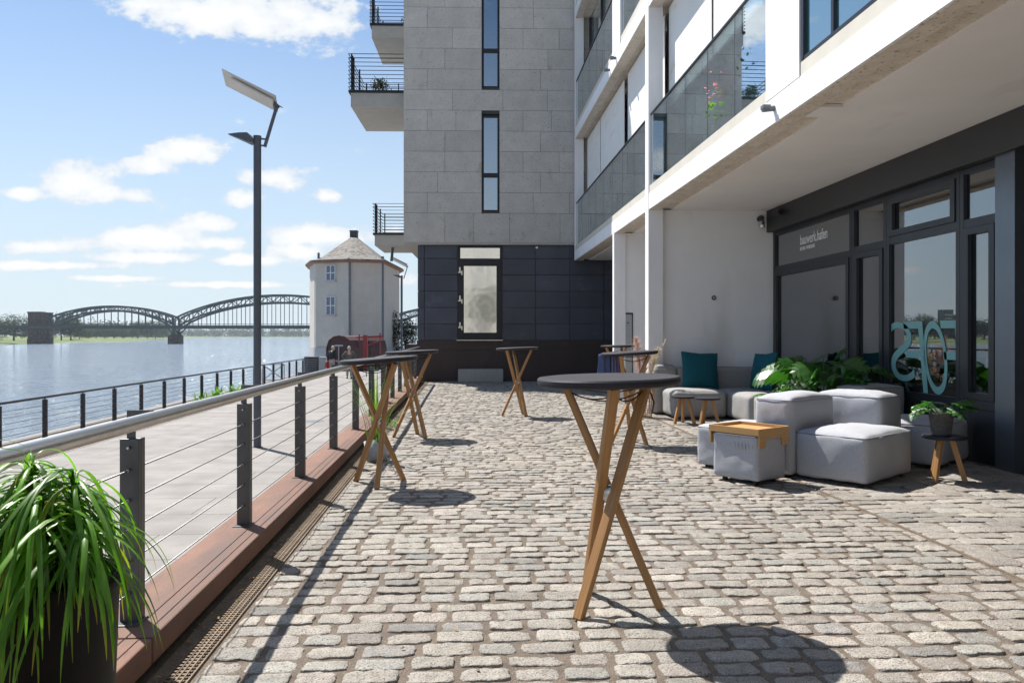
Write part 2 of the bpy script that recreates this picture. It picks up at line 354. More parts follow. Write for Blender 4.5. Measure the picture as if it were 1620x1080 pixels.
def crown(mb, c, rad, clumps, per, leaf, seed, tone=.35, low=-.75):
    g = random.Random(seed); c = Vector(c)
    bumps = [(Vector((g.gauss(0, 1), g.gauss(0, 1), g.gauss(0, .8))).normalized(), g.uniform(.75, 1.12)) for _ in range(14)]
    for _ in range(clumps):
        d = Vector((g.gauss(0, 1), g.gauss(0, 1), g.gauss(0, 1))).normalized()
        if d.z < low: d.z = -d.z
        sc = max(b[1]*max(0, d.dot(b[0]))**2 for b in bumps)*.55+.5
        rr = g.random()**.45*sc
        p = c+Vector((d.x*rad[0], d.y*rad[1], d.z*rad[2]))*rr
        t = 1+g.uniform(-tone, tone); t = (t*g.uniform(.92, 1.1), t, t*g.uniform(.85, 1.05)); cr = g.uniform(.8, 1.5)
        for _ in range(per):
            q = p+Vector((g.gauss(0, 1), g.gauss(0, 1), g.gauss(0, .8)))*leaf*1.3*cr
            n = Vector((g.gauss(0, 1), g.gauss(0, 1), g.gauss(0, 1)+.5)).normalized(); u = n.orthogonal().normalized(); v = n.cross(u)
            a = g.uniform(0, 6.28); u, v = u*math.cos(a)+v*math.sin(a), v*math.cos(a)-u*math.sin(a)
            l = leaf*g.uniform(.6, 1.2)
            mb.add([q-u*l*.6, q-v*l*.35+u*l*.1, q+u*l*.7, q+v*l*.35], [(0, 1, 2, 3)], 0, t)
def tree(name, label, loc, h, rad, seed, clumps=60, per=14, leaf=.9, group=None, mt='tree', parts=True):
    t = thing(name, label, 'tree', loc, 0, group); g = random.Random(seed+99)
    tk = MB(); ct = h-rad[2]*.95
    tk.tube([(0, 0, -.3), (.1*g.uniform(-1, 1), 0, ct*.4), (.3*g.uniform(-1, 1), .2, ct)], [h*.026, h*.02, h*.012], 7)
    for k in range(6):
        a = k*1.05+g.random(); z0 = ct*g.uniform(.45, .9)
        tk.tube([(0, 0, z0), (math.cos(a)*rad[0]*.3, math.sin(a)*rad[1]*.3, z0+h*.1), (math.cos(a)*rad[0]*.65, math.sin(a)*rad[1]*.65, z0+h*.22)], [h*.011, h*.008, h*.003], 5)
    tk.build('trunk', 'bark', t, True)
    cb = MB(); crown(cb, (0, 0, h-rad[2]*.98), rad, clumps, per, leaf, seed, .35, -1); cb.build('crown', mt, t)
    return t

# ------------------------------------------------------------------ camera, sun, sky
cam = bpy.data.cameras.new('camera'); co = bpy.data.objects.new('camera', cam); COL.objects.link(co); scene.camera = co
cam.sensor_width = 36; cam.lens = 36*1250/1620; cam.shift_y = -10/1620; cam.clip_end = 30000; cam.clip_start = .05
co.location = (0, 0, 1.3); co.rotation_euler = (R(90), 0, -PSI)
sl = bpy.data.lights.new('sun', 'SUN'); so = bpy.data.objects.new('sun', sl); COL.objects.link(so)
sl.energy = 4.9; sl.angle = R(.53); sl.color = (1, .955, .89); so.rotation_euler = SUN.to_track_quat('Z', 'Y').to_euler(); so.location = (0, 0, 60)
def sky():
    w = bpy.data.worlds.new('World'); scene.world = w; w.use_nodes = True; nt = w.node_tree; nt.nodes.clear()
    out = N(nt, 'ShaderNodeOutputWorld'); bg = N(nt, 'ShaderNodeBackground', i_Strength=.0705); L(nt, bg.outputs[0], out.inputs[0])
    st = N(nt, 'ShaderNodeTexSky', sky_type='NISHITA'); st.sun_disc = False
    st.sun_elevation = math.asin(SUN.z); st.sun_rotation = math.atan2(SUN.x, SUN.y); st.altitude = 50; st.air_density = 1.0; st.dust_density = .6; st.ozone_density = 2.2
    tc = N(nt, 'ShaderNodeTexCoord'); sp = N(nt, 'ShaderNodeSeparateXYZ'); L(nt, tc.outputs['Generated'], sp.inputs[0])
    ay = N(nt, 'ShaderNodeMath', operation='ABSOLUTE'); L(nt, sp.outputs[1], ay.inputs[0])
    mxm = N(nt, 'ShaderNodeMath', operation='MAXIMUM'); mxm.inputs[1].default_value = .12; L(nt, ay.outputs[0], mxm.inputs[0])
    u = N(nt, 'ShaderNodeMath', operation='DIVIDE'); L(nt, sp.outputs[0], u.inputs[0]); L(nt, mxm.outputs[0], u.inputs[1])
    v = N(nt, 'ShaderNodeMath', operation='DIVIDE'); L(nt, sp.outputs[2], v.inputs[0]); L(nt, mxm.outputs[0], v.inputs[1])
    cb = N(nt, 'ShaderNodeCombineXYZ'); L(nt, u.outputs[0], cb.inputs[0]); L(nt, v.outputs[0], cb.inputs[1])
    # billowy edges: the direction is warped by noise before the cloud bodies are looked up
    def fbm(scale, det, sy, off):
        mp = N(nt, 'ShaderNodeMapping'); mp.inputs['Scale'].default_value = (1, sy, 1); mp.inputs['Location'].default_value = off
        L(nt, cb.outputs[0], mp.inputs[0])
        n = N(nt, 'ShaderNodeTexNoise', i_Scale=scale, i_Detail=det, i_Roughness=.6); L(nt, mp.outputs[0], n.inputs['Vector']); return n
    n1 = fbm(11, 10., 1.7, (3.3, 1.2, 0)); n2 = fbm(30, 9., 1.4, (1.1, 7, 2)); n0 = fbm(2.6, 4., 2.2, (5, 2.4, 1))
    clouds = [(430,22,135,34),(330,22,110,30),(240,8,70,22),(505,40,65,30),(290,240,42,19),(240,263,36,13),(118,284,62,26),(190,308,74,17),(36,306,38,11),(430,282,50,20),(395,312,32,16),(520,310,34,11),(335,354,55,13),
              (235,378,95,17),(45,390,60,11),(500,372,75,16),(400,412,85,10),(240,408,110,9),(100,420,120,7),(520,420,60,14),(330,385,60,11),(180,440,80,5),(350,450,100,5),(470,400,50,13),(600,440,60,10),(1170,50,60,46)]
    prev = None
    for (px, py, rx, ry) in clouds:
        d = FW+RT*((px-810)/1250); cu, cv = d.x/d.y, (530-py)/1250/d.y
        if px > 1000: cu, cv = -.46, .62
        s = N(nt, 'ShaderNodeVectorMath', operation='SUBTRACT'); s.inputs[1].default_value = (cu, cv, 0); L(nt, cb.outputs[0], s.inputs[0])
        k = N(nt, 'ShaderNodeVectorMath', operation='MULTIPLY'); k.inputs[1].default_value = (1250/rx/1.2, 1250/ry/1.25, 0); L(nt, s.outputs[0], k.inputs[0])
        l = N(nt, 'ShaderNodeVectorMath', operation='LENGTH'); L(nt, k.outputs[0], l.inputs[0])
        f = N(nt, 'ShaderNodeMath', operation='MULTIPLY_ADD'); f.inputs[1].default_value = -.62; f.inputs[2].default_value = .66; L(nt, l.outputs['Value'], f.inputs[0])
        if prev:
            mxn = N(nt, 'ShaderNodeMath', operation='SMOOTH_MAX'); mxn.inputs[2].default_value = .12; L(nt, prev, mxn.inputs[0]); L(nt, f.outputs[0], mxn.inputs[1]); prev = mxn.outputs[0]
        else: prev = f.outputs[0]
    cl = N(nt, 'ShaderNodeMath', operation='MAXIMUM'); cl.inputs[1].default_value = -.28; L(nt, prev, cl.inputs[0])
    a1 = N(nt, 'ShaderNodeMath', operation='MULTIPLY_ADD'); a1.inputs[1].default_value = 1.7; L(nt, n1.outputs[0], a1.inputs[0]); L(nt, cl.outputs[0], a1.inputs[2])
    a2 = N(nt, 'ShaderNodeMath', operation='MULTIPLY_ADD'); a2.inputs[1].default_value = 1.0; L(nt, n2.outputs[0], a2.inputs[0]); L(nt, a1.outputs[0], a2.inputs[2])
    a3 = N(nt, 'ShaderNodeMath', operation='MULTIPLY_ADD'); a3.inputs[1].default_value = .35; L(nt, n0.outputs[0], a3.inputs[0]); L(nt, a2.outputs[0], a3.inputs[2])
    ms = N(nt, 'ShaderNodeMapRange', interpolation_type='SMOOTHSTEP'); ms.inputs[1].default_value = 1.50; ms.inputs[2].default_value = 1.80; L(nt, a3.outputs[0], ms.inputs[0])
    up = N(nt, 'ShaderNodeMapRange'); up.inputs[1].default_value = -.01; up.inputs[2].default_value = .04; L(nt, v.outputs[0], up.inputs[0])
    mk = N(nt, 'ShaderNodeMath', operation='MULTIPLY'); L(nt, ms.outputs[0], mk.inputs[0]); L(nt, up.outputs[0], mk.inputs[1])
    mk2 = N(nt, 'ShaderNodeMath', operation='MULTIPLY'); mk2.inputs[1].default_value = .93; L(nt, mk.outputs[0], mk2.inputs[0])
    cc = N(nt, 'ShaderNodeMix', data_type='RGBA'); cc.inputs[6].default_value = (6.2, 6.6, 7.1, 1); cc.inputs[7].default_value = (8.6, 8.6, 8.5, 1)
    br = N(nt, 'ShaderNodeMapRange'); br.inputs[1].default_value = 1.6; br.inputs[2].default_value = 2.15; L(nt, a3.outputs[0], br.inputs[0]); L(nt, br.outputs[0], cc.inputs[0])
    hz = N(nt, 'ShaderNodeMapRange', interpolation_type='SMOOTHSTEP'); hz.inputs[1].default_value = .50; hz.inputs[2].default_value = -.02; hz.inputs[3].default_value = .0; hz.inputs[4].default_value = .85; L(nt, v.outputs[0], hz.inputs[0])
    hm = N(nt, 'ShaderNodeMix', data_type='RGBA'); hm.inputs[7].default_value = (5.5, 6.4, 7.2, 1); L(nt, hz.outputs[0], hm.inputs[0]); bl = N(nt, 'ShaderNodeMix', data_type='RGBA', blend_type='MULTIPLY'); bl.inputs[0].default_value = 1; bl.inputs[7].default_value = (.88, .98, 1.04, 1); L(nt, st.outputs[0], bl.inputs[6]); L(nt, bl.outputs[2], hm.inputs[6])
    mx = N(nt, 'ShaderNodeMix', data_type='RGBA'); L(nt, mk2.outputs[0], mx.inputs[0]); L(nt, hm.outputs[2], mx.inputs[6]); L(nt, cc.outputs[2], mx.inputs[7])
    L(nt, mx.outputs[2], bg.inputs[0])
sky()
vs_ = scene.view_settings; vs_.view_transform = 'Standard'; vs_.look = 'None'; vs_.gamma = 1; vs_.exposure = .86
scene.cycles.max_bounces = 8; scene.cycles.transparent_max_bounces = 24; scene.cycles.use_denoising = True
scene.cycles.sample_clamp_indirect = 6

# ------------------------------------------------------------------ water and land
ZW = -5.4
def water_mat():
    m, nt = nodes('river_water'); out = N(nt, 'ShaderNodeOutputMaterial'); p = N(nt, 'ShaderNodeBsdfPrincipled', i_Roughness=.06)
    p.inputs['Base Color'].default_value = (.36, .44, .53, 1); p.inputs['Specular IOR Level'].default_value = .65; L(nt, p.outputs[0], out.inputs[0])
    tc = N(nt, 'ShaderNodeTexCoord'); mp = N(nt, 'ShaderNodeMapping'); mp.inputs['Scale'].default_value = (.45, 1, 1); L(nt, tc.outputs['Object'], mp.inputs[0])
    m2 = N(nt, 'ShaderNodeMapping'); m2.inputs['Scale'].default_value = (2.2, .42, 1); L(nt, tc.outputs['Object'], m2.inputs[0])
    prev = None
    for sc, amp in ((1.9, 1.), (.5, 2.2), (.11, 4.), (.36, 4.5)):
        a = N(nt, 'ShaderNodeTexNoise', i_Scale=sc, i_Detail=4., i_Roughness=.6); L(nt, (m2 if sc == .36 else mp).outputs[0], a.inputs['Vector'])
        s = N(nt, 'ShaderNodeMath', operation='MULTIPLY_ADD'); s.inputs[1].default_value = amp; L(nt, a.outputs[0], s.inputs[0])
        if prev: L(nt, prev, s.inputs[2])
        else: s.inputs[2].default_value = 0
        prev = s.outputs[0]
    bp = N(nt, 'ShaderNodeBump', i_Strength=1., i_Distance=.55); L(nt, s.outputs[0], bp.inputs['Height']); L(nt, bp.outputs[0], p.inputs['Normal'])
    return m
M['water'] = water_mat()
w = MB(); w.add([(-9000, -1500, ZW), (9000, -1500, ZW), (9000, 16000, ZW), (-9000, 16000, ZW)], [(0, 1, 2, 3)]); struct(w, 'river', 'water')
edge = [(-2600, 330), (-700, 400), (-300, 430), (0, 492), (90, 590), (200, 740), (262, 1100), (285, 1700), (330, 2200), (800, 2500), (1700, 2800)]
bk = MB(); vs = []; fs = []
rows = ((1, -.3), (1.012, .5), (1.10, 1.6), (1.35, 2.4), (1.8, 3.), (6, 3.6))
for k, (s, dz) in enumerate(rows):
    for px, t in edge: vs.append(away((px-810)/1080*t*s, t*s, ZW+dz))
ne = len(edge)
for k in range(len(rows)-1):
    for i in range(ne-1): fs.append((k*ne+i, k*ne+i+1, (k+1)*ne+i+1, (k+1)*ne+i))
bk.add(vs, fs); struct(bk, 'riverbank', 'grass')
# promenade: one sheet behind the quay wall, slab paving in its material
def slab_mat(name, c1, c2, cj, bw, bh, off=.5, mort=.006, bump=.2, rot=0):
    m, nt = nodes(name); out = N(nt, 'ShaderNodeOutputMaterial'); p = N(nt, 'ShaderNodeBsdfPrincipled', i_Roughness=.85); L(nt, p.outputs[0], out.inputs[0])
    tc = N(nt, 'ShaderNodeTexCoord'); mp = N(nt, 'ShaderNodeMapping'); mp.inputs['Rotation'].default_value = (0, 0, rot); L(nt, tc.outputs['Object'], mp.inputs[0])
    b = N(nt, 'ShaderNodeTexBrick'); b.offset = off
    for k, v in (('Scale', 1), ('Mortar Size', mort), ('Brick Width', bw), ('Row Height', bh), ('Bias', 0.), ('Mortar Smooth', .2)): b.inputs[k].default_value = v
    b.inputs[1].default_value = rgb(c1); b.inputs[2].default_value = rgb(c2); b.inputs[3].default_value = rgb(cj); L(nt, mp.outputs[0], b.inputs[0])
    n = N(nt, 'ShaderNodeTexNoise', i_Scale=1.7, i_Detail=8.); L(nt, tc.outputs['Object'], n.inputs['Vector'])
    r = N(nt, 'ShaderNodeMapRange'); r.inputs[1].default_value = .3; r.inputs[2].default_value = .7; r.inputs[3].default_value = .78; r.inputs[4].default_value = 1.14; L(nt, n.outputs[0], r.inputs[0])
    n2 = N(nt, 'ShaderNodeTexNoise', i_Scale=140., i_Detail=3.); L(nt, tc.outputs['Object'], n2.inputs['Vector'])
    r2 = N(nt, 'ShaderNodeMapRange'); r2.inputs[3].default_value = .88; r2.inputs[4].default_value = 1.12; L(nt, n2.outputs[0], r2.inputs[0])
    mm = N(nt, 'ShaderNodeMath', operation='MULTIPLY'); L(nt, r.outputs[0], mm.inputs[0]); L(nt, r2.outputs[0], mm.inputs[1])
    sc = N(nt, 'ShaderNodeVectorMath', operation='SCALE'); L(nt, b.outputs[0], sc.inputs[0]); L(nt, mm.outputs[0], sc.inputs['Scale']); L(nt, sc.outputs[0], p.inputs['Base Color'])
    bp = N(nt, 'ShaderNodeBump', i_Strength=bump, i_Distance=.01); L(nt, n2.outputs[0], bp.inputs['Height']); L(nt, bp.outputs[0], p.inputs['Normal'])
    return m
M['slabs'] = slab_mat('promenade_slabs', (.245, .228, .214), (.218, .203, .19), (.085, .077, .071), 2.4, 1.06, mort=.010)
M['strip'] = slab_mat('small_setts', (.28, .26, .24), (.20, .187, .172), (.10, .088, .075), .16, .11, mort=.02, bump=.5)
M['quay'] = mat('quay_wall', (.27, .25, .23), (.2, .185, .17), 1, 7, .9, bump=.3)
ZP = -1.05
p = MB(); p.add([(-9.78, -60, ZP), (70, -60, ZP), (70, 150, ZP), (-9.78, 150, ZP)], [(0, 1, 2, 3)]); stretch(struct(p, 'promenade', 'slabs'))
p = MB(); p.box(-10.1, -60, ZW-1, -9.78, 150, ZP+.03); stretch(struct(p, 'quay_wall', 'quay'))
p = MB(); p.add([(-9.4, -60, ZP+.004), (-8.0, -60, ZP+.004), (-8.0, 100, ZP+.004), (-9.4, 100, ZP+.004)], [(0, 1, 2, 3)]); stretch(struct(p, 'cobble_strip', 'strip'))
# terrace
p = MB(); p.box(-1.2, -30, ZP, 30, 19.4, -.0075); stretch(struct(p, 'terrace', 'bed'))
sgn = lambda v: 1 if v > 0 else -1
def setts():
    mb = MB(); g = random.Random(3)
    def stone(x0, x1, y0, y1, hi, tight):
        cx, cy = (x0+x1)/2, (y0+y1)/2; a, b = (x1-x0)/2, (y1-y0)/2
        n = 32 if hi else 14
        base = g.uniform(-.005, .003); tl = (g.uniform(-.03, .03), g.uniform(-.06, .06)); ph = g.uniform(0, 50)
        w = g.random()
        t = 1+g.gauss(0, .11); q = .5+.5*noise.noise(Vector((cx*.5, cy*.5, 8)))     # warm and cool patches, a few odd stones
        tint = (t*(1.0+.05*q), t, t*(.98-.05*q)) if w < .6 else ((t*1.04, t*.985, t*.95) if w < .78 else ((t*.985, t*1.005, t*.985) if w < .92 else (t*.82, t*.825, t*.83)))
        rings = ((1.0, -.026), (1.0, -.009), (.985, -.0025), (.94, 0), (.68, .0005), (.34, .001)) if hi else ((1., -.02), (.985, -.003), (.90, .0))
        vs = []
        e = 8 if not tight else 12
        for q, z in rings:
            for k in range(n):
                th = 2*math.pi*(k+.5)/n; th = math.atan2(math.sin(th)*b**.5, math.cos(th)*a**.5) if False else th; c, s = math.cos(th), math.sin(th)
                r = (abs(c)**e+abs(s)**e)**(-1/e)
                kx, ky = c*r, s*r
                x = kx*a*q; y = ky*b*q
                jj = noise.noise(Vector((x*26+ph, y*26, .3)))*.008+noise.noise(Vector((x*80+ph, y*80, 4)))*.005
                if tight: jj *= .4
                x += jj*c*q; y += (jj*s+noise.noise(Vector((x*13+ph, 3, sgn(s))))*.008*(0 if tight else 1))*q
                zz = base+z+tl[0]*x+tl[1]*y+((noise.noise(Vector((x*26+ph, y*26, 1)))*.0038+noise.noise(Vector((x*75+ph, y*75, 1)))*.0026) if q < .99 else 0)
                vs.append((cx+x, cy+y, zz))
        vs.append((cx, cy, base+.002+noise.noise(Vector((ph, 0, 1)))*.0035))
        m = len(rings); fs = [(i*n+k, i*n+(k+1) % n, (i+1)*n+(k+1) % n, (i+1)*n+k) for i in range(m-1) for k in range(n)]
        fs += [((m-1)*n+k, (m-1)*n+(k+1) % n, m*n) for k in range(n)]
        mb.add(vs, fs, 0, tint)
    def field(x0, x1, y0, y1, l0, l1, gap, p0, p1, tight, skew=0):
        y = y0; r = 0
        while y < y1:
            pit = g.uniform(p0, p1); x = x0+g.uniform(-.1, 0) if r % 2 else x0
            while x < x1-.05:
                l = g.uniform(l0, l1); e = min(x+l, x1)
                if e-x > .07: stone(max(x, x0)+gap/2, e-gap/2, y+gap*.36+g.uniform(-.004, .004)+skew*(x-x0), y+pit-gap*.36+g.uniform(-.004, .004)+skew*(x-x0), y < 8, tight)
                x = e if e < x1 else x1
            y += pit; r += 1
    field(-1.035, 2.955, .4, 19.15, .17, .25, .026, .098, .118, False)
    field(2.985, 5.2, .4, 11.34, .20, .34, .009, .118, .135, True, -.012)
    field(2.985, 5.2, 11.85, 19.1, .22, .34, .012, .12, .135, True)
    o = stretch(mb.build('cobblestone_paving', 'sett', smooth=True)); o['kind'] = 'structure'
setts()
p = MB(); p.box(2.962, .3, -.03, 2.978, 19, -.004); stretch(struct(p, 'paving_joint_strip', 'grate'))

# ------------------------------------------------------------------ kerb, gutter, terrace railing
kb = thing('steel_kerb', 'long rust red weathering steel kerb under the wire railing', 'kerb', (-1.335, 8, 0))
for y0, y1 in ((-4, -.16), (-.15, 2.66), (2.668, 8.3), (8.308, 13.9), (13.908, 19.1)):
    b = MB(); b.box(-.15, y0-8, .045, .145, y1-8, .15); b.build('kerb_plate', 'corten', kb, bevel=.008)
b = MB(); b.box(-.15, -12, ZP, .085, 11.1, .044); b.build('kerb_base', 'conc', kb); stretch(kb)
p = MB(); p.box(-1.25, -4, -.03, -1.0, 19.1, -.009); stretch(struct(p, 'gutter_bed', 'soil'))
gr = MB()
for i in range(760): y = .2+i*.025; gr.box(-1.135, y, -.012, -1.048, y+.012, 0)
for x in (-1.139, -1.112, -1.094, -1.072, -1.048): gr.box(x, .2, -.013, x+.006, 19.1, .003)
o = stretch(gr.build('drain_grate', 'grate')); tag(o, 'narrow rusty slotted drain grate along the steel kerb', 'drain grate')
rl = thing('wire_railing', 'low grey railing with round steel handrail and wires on the rust red kerb', 'railing', (-1.345, 4.213, .15))
for k in range(-3, 11):
    y = 1.4*k
    b = MB(); b.box(-.038, y-.008, 0, .038, y+.008, .735); b.box(.012, y+.010, 0, .038, y+.045, .735)
    b.box(-.05, y-.05, 0, .05, y+.05, .006)
    for z in (.70, .61, .49, .37, .245, .12): b.tube([(0, y-.008, z), (0, y-.022, z)], [.009, .006], 8, 1)
    o = b.build('post', ['post', 'inox'], rl, bevel=.002)
    b = MB(); b.box(-.018, y+.009, .70, .014, y+.017, .80); b.box(-.018, y+.009, .80, .085, y+.017, .848); b.build('bracket', 'post', o)
b = MB(); b.tube([(.09, -6.3+i*1.0, .815) for i in range(21)]+[(.09, 14.3, .815)], .029, 20); b.build('handrail', 'inox', rl, True)
for z in (.61, .49, .37, .245, .12):
    b = MB(); b.tube([(0, -6, z), (0, 4.2, z-.002), (0, 14.2, z)], .0032, 6); b.build('wire', 'wire', rl, True)
stretch(rl)

lb = MB(); g = random.Random(12)
for k in range(520):
    x, y = (g.uniform(-1.19, -1.10), g.uniform(1.5, 18)) if k < 360 else (g.uniform(-1.0, 2.9), g.uniform(1.8, 14)); r = g.uniform(.004, .017); a = g.uniform(0, 6.3); z = .004+g.random()*.006; c, d = math.cos(a)*r, math.sin(a)*r; t = g.uniform(.5, 1.6)
    lb.add([(x-c, y-d, z), (x+d*.5, y-c*.5, z+r*.4), (x+c, y+d, z+r*.2), (x-d*.5, y+c*.5, z+r*.5)], [(0, 1, 2, 3)], 0, (t, t, t*.9))
tag(stretch(lb.build('leaf_litter', 'litter')), 'small dry leaf litter in the gutter and between the cobbles', 'leaf litter', kind='stuff')
# ------------------------------------------------------------------ river fence on the promenade
rf = thing('river_fence', 'dark steel wire fence along the river edge of the promenade', 'fence', (-9.5, 27, ZP))
for k in range(-14, 12):
    y = -.35+1.53*k
    b = MB(); b.box(-.05, y-.02, 0, .05, y+.02, .90); b.build('post', 'darkpost', rf)
b = MB(); b.tube([(0, -22.2, .95), (0, 17.2, .95)], .028, 10)
for k in range(-14, 12): b.box(-.012, -.36+1.53*k, .88, .012, -.34+1.53*k, .94)
b.build('handrail', 'darkpost', rf, False)
for z in (.12, .25, .38, .51, .64, .77):
    b = MB(); b.tube([(0, -22, z), (0, 17, z)], .007, 5); b.build('wire', 'wire', rf)
stretch(rf)
gt = thing('fence_gate', 'short steel railing end beside the first post of the river fence', 'railing', (-9.3, 13.6, ZP))
b = MB(); b.tube([(-.05, -1.5, .88), (-.05, .15, .88)], .025, 8); b.build('handrail', 'inox', gt, True)
b = MB(); b.box(-.08, -.1, 0, -.03, -.05, .86); b.box(-.08, -1.2, 0, -.03, -1.15, .86); b.build('post', 'darkpost', gt)
br = thing('braced_barrier', 'small cross braced metal barrier frame by the river fence', 'barrier', (-9.2, 33.2, ZP), R(20))
b = MB()
for q in (((-.5, 0, .0), (-.5, 0, .95)), ((.5, 0, .0), (.5, 0, .95)), ((-.5, 0, .95), (.5, 0, .95)), ((-.5, 0, .2), (.5, 0, .2)), ((-.5, 0, .2), (.5, 0, .95)), ((.5, 0, .2), (-.5, 0, .95))): b.tube(q, .02, 6)
b.build('frame', 'zinc', br)
for i, (y, n, lab) in enumerate(((24.3, 30, 'small pale weed tuft at the river fence foot'), (26.0, 90, 'tall yellow green weed bush growing through the river fence'), (28.0, 60, 'second yellow green weed clump farther along the river fence'))):
    t = thing('weed_plant', lab, 'plant', (-9.25, y, ZP)); b = MB(); g = random.Random(i)
    for k in range(n): strap(b, (g.uniform(-.15, .15), g.uniform(-.5, .5), 0), g.uniform(0, 6.3), g.uniform(.2, .62), g.uniform(.8, 1.5), 1.0, .035, 5, (g.uniform(.9, 1.7),)*2+(1.3,))
    b.build('leaves', 'strap', t)
for x, y, lab in ((-5.9, 18.7, 'dark round manhole cover on the promenade left of the lamp post'), (-4.2, 18.9, 'dark round manhole cover on the promenade right of the lamp post')):
    b = MB(); b.lathe([(.33, 0), (.33, .006), (.30, .008), (.02, .008)], 28); b.box(-.2, -.02, .008, .2, .02, .011)
    o = b.build('manhole_cover', 'zinc', loc=(x, y, ZP)); tag(o, lab, 'manhole cover')

# ------------------------------------------------------------------ solar street lamps
def lamp():
    t = thing('solar_street_lamp', 'tall dark street lamp with tilted solar panel on the near promenade', 'street lamp', (-4.373, 14.587, ZP), -PSI, 'solar lamps along the promenade')
    b = MB(); b.tube([(0, 0, 0), (0, 0, 6.5)], .08, 20); b.lathe([(.11, 0), (.11, .01), (.085, .012), (.0, .012)], 20); b.lathe([(.083, 6.49), (.083, 6.53), (.02, 6.54)], 20); b.build('pole', 'lamp', t, False)
    b = MB(); vs = []
    for x, w, z0, z1 in ((-.60, .05, 6.555, 6.565), (-.34, .16, 6.45, 6.565), (-.16, .17, 6.37, 6.565), (-.10, .10, 6.38, 6.48), (-.06, .06, 6.40, 6.46)):
        vs += [(x, -w, z0), (x, w, z0), (x, w, z1), (x, -w, z1)]
    b.add(vs, [(4*i+j, 4*i+(j+1) % 4, 4*i+4+(j+1) % 4, 4*i+4+j) for i in range(4) for j in range(4)]+[(3, 2, 1, 0), (16, 17, 18, 19)])
    o = b.build('luminaire', 'lamp', t); b = MB(); b.tube([(-.03, 0, 6.43), (-.14, 0, 6.43)], .025, 8); b.build('joint', 'zinc', o)
    b = MB(); b.bar((.07, 0, 6.47), (.19, 0, 6.46), .05, .03); b.bar((.07, 0, 6.33), (.17, 0, 6.32), .05, .03); b.bar((.155, 0, 6.30), (.415, 0, 7.17), .05, .07, (0, 1, 0)); b.build('arm', 'lamp', t)
    b = MB(); b.tube([(.40, -.09, 7.17), (.40, .09, 7.17)], .045, 12); b.bar((.38, 0, 7.2), (.52, 0, 7.13), .1, .012); b.build('hinge', 'lamp', t)
    pn = (.46, .42, .9)
    b = MB(); b.bar((.40, 0, 7.20), (-.70, 0, 7.76), .54, .022, pn); b.bar((.36, -.08, 7.17), (-.5, -.08, 7.62), .3, .04, pn)
    o = b.build('solar_panel', 'pvback', t); b = MB(); b.bar((.408, .008, 7.220), (-.68, .008, 7.765), .50, .012, pn); b.build('cells', 'gsky', o)
    return t
lp = lamp()
dup(lp, (-4.5, 48.2, ZP), -PSI, 'distant slim street lamp with solar panel between round tower and stone building')

# ------------------------------------------------------------------ stone apartment building
sb = thing('stone_apartment_building', 'grey stone clad apartment block with slot windows, dark ground floor and side balconies', 'building', (0, 19.2, 0), R(-1.93))
XL, XR = -1.74, 6.0
b = MB(); b.box(XL+.015, .03, 3.895, .44, 15, 17); b.box(.946, .03, 3.895, XR, 15, 17); b.box(.44, .03, 3.895, .946, 15, 4.78); b.box(.44, .03, 7.52, .946, 15, 8.25); b.box(.44, .22, 4.78, .946, 15, 7.52); b.box(.44, .22, 8.25, .946, 15, 17)
b.build('core_wall', 'joint', sb)
b = MB(); zs = [3.89]+[4.72+.577*k for k in range(22)]; g = random.Random(5)
for r in range(len(zs)-1):
    z0, z1 = zs[r]+.004, zs[r+1]-.004; zm = (z0+z1)/2
    open_ = (4.78-.05 < zm < 7.52+.02) or zm > 8.27
    segs = [(XL, .44), (.946, XR)] if open_ else [(XL, XR)]
    for a, c in segs:
        x = a; first = True
        while x < c-.02:
            l = g.choice((.80, 1.02, 1.25, 1.42)) if not first else g.choice((.66, .95, 1.15, 1.36)); first = False
            e = x+l
            if c-e < .45: e = c
            t = 1+g.gauss(0, .035); y = -.002*g.random()
            b.box(x+.004 if x > a else x, y, z0, e-.004 if e < c else e, .03, z1, 0, (t*1.0, t, t*.985)); x = e
# left flank
for r in range(len(zs)-1):
    y = .0
    while y < 14.5:
        e = min(y+g.uniform(.9, 1.4), 14.8); t = 1+g.gauss(0, .04)
        b.box(XL, y+.032 if y == 0 else y+.004, zs[r]+.004, XL+.014, e-.004, zs[r+1]-.004, 0, (t, t, t)); y = e
b.build('stone_cladding', 'stone', sb)
b = MB(); b.box(XL, .0, 3.84, XL+.40, 14.9, 3.889); b.box(XL+.40, .0, 3.84, XR, .14, 3.889); b.build('overhang_soffit', 'bslab', sb)
for z0, z1, zs_ in ((4.78, 7.50, (5.75, 5.87)), (8.27, 12.5, (9.27, 9.38))):
    b = MB(); b.box(.446, .10, z0, .505, .2, z1); b.box(.885, .10, z0, .94, .2, z1); b.box(.505, .10, z0, .885, .2, z0+.05); b.box(.505, .10, z1-.06, .885, .2, z1); b.box(.505, .10, zs_[0], .885, .2, zs_[1])
    o = b.build('slot_window', 'black', sb)
    b = MB(); b.box(.505, .14, z0+.05, .885, .16, zs_[0]); b.box(.505, .14, zs_[1], .885, .16, z1-.06); b.build('pane', 'gslot', o)
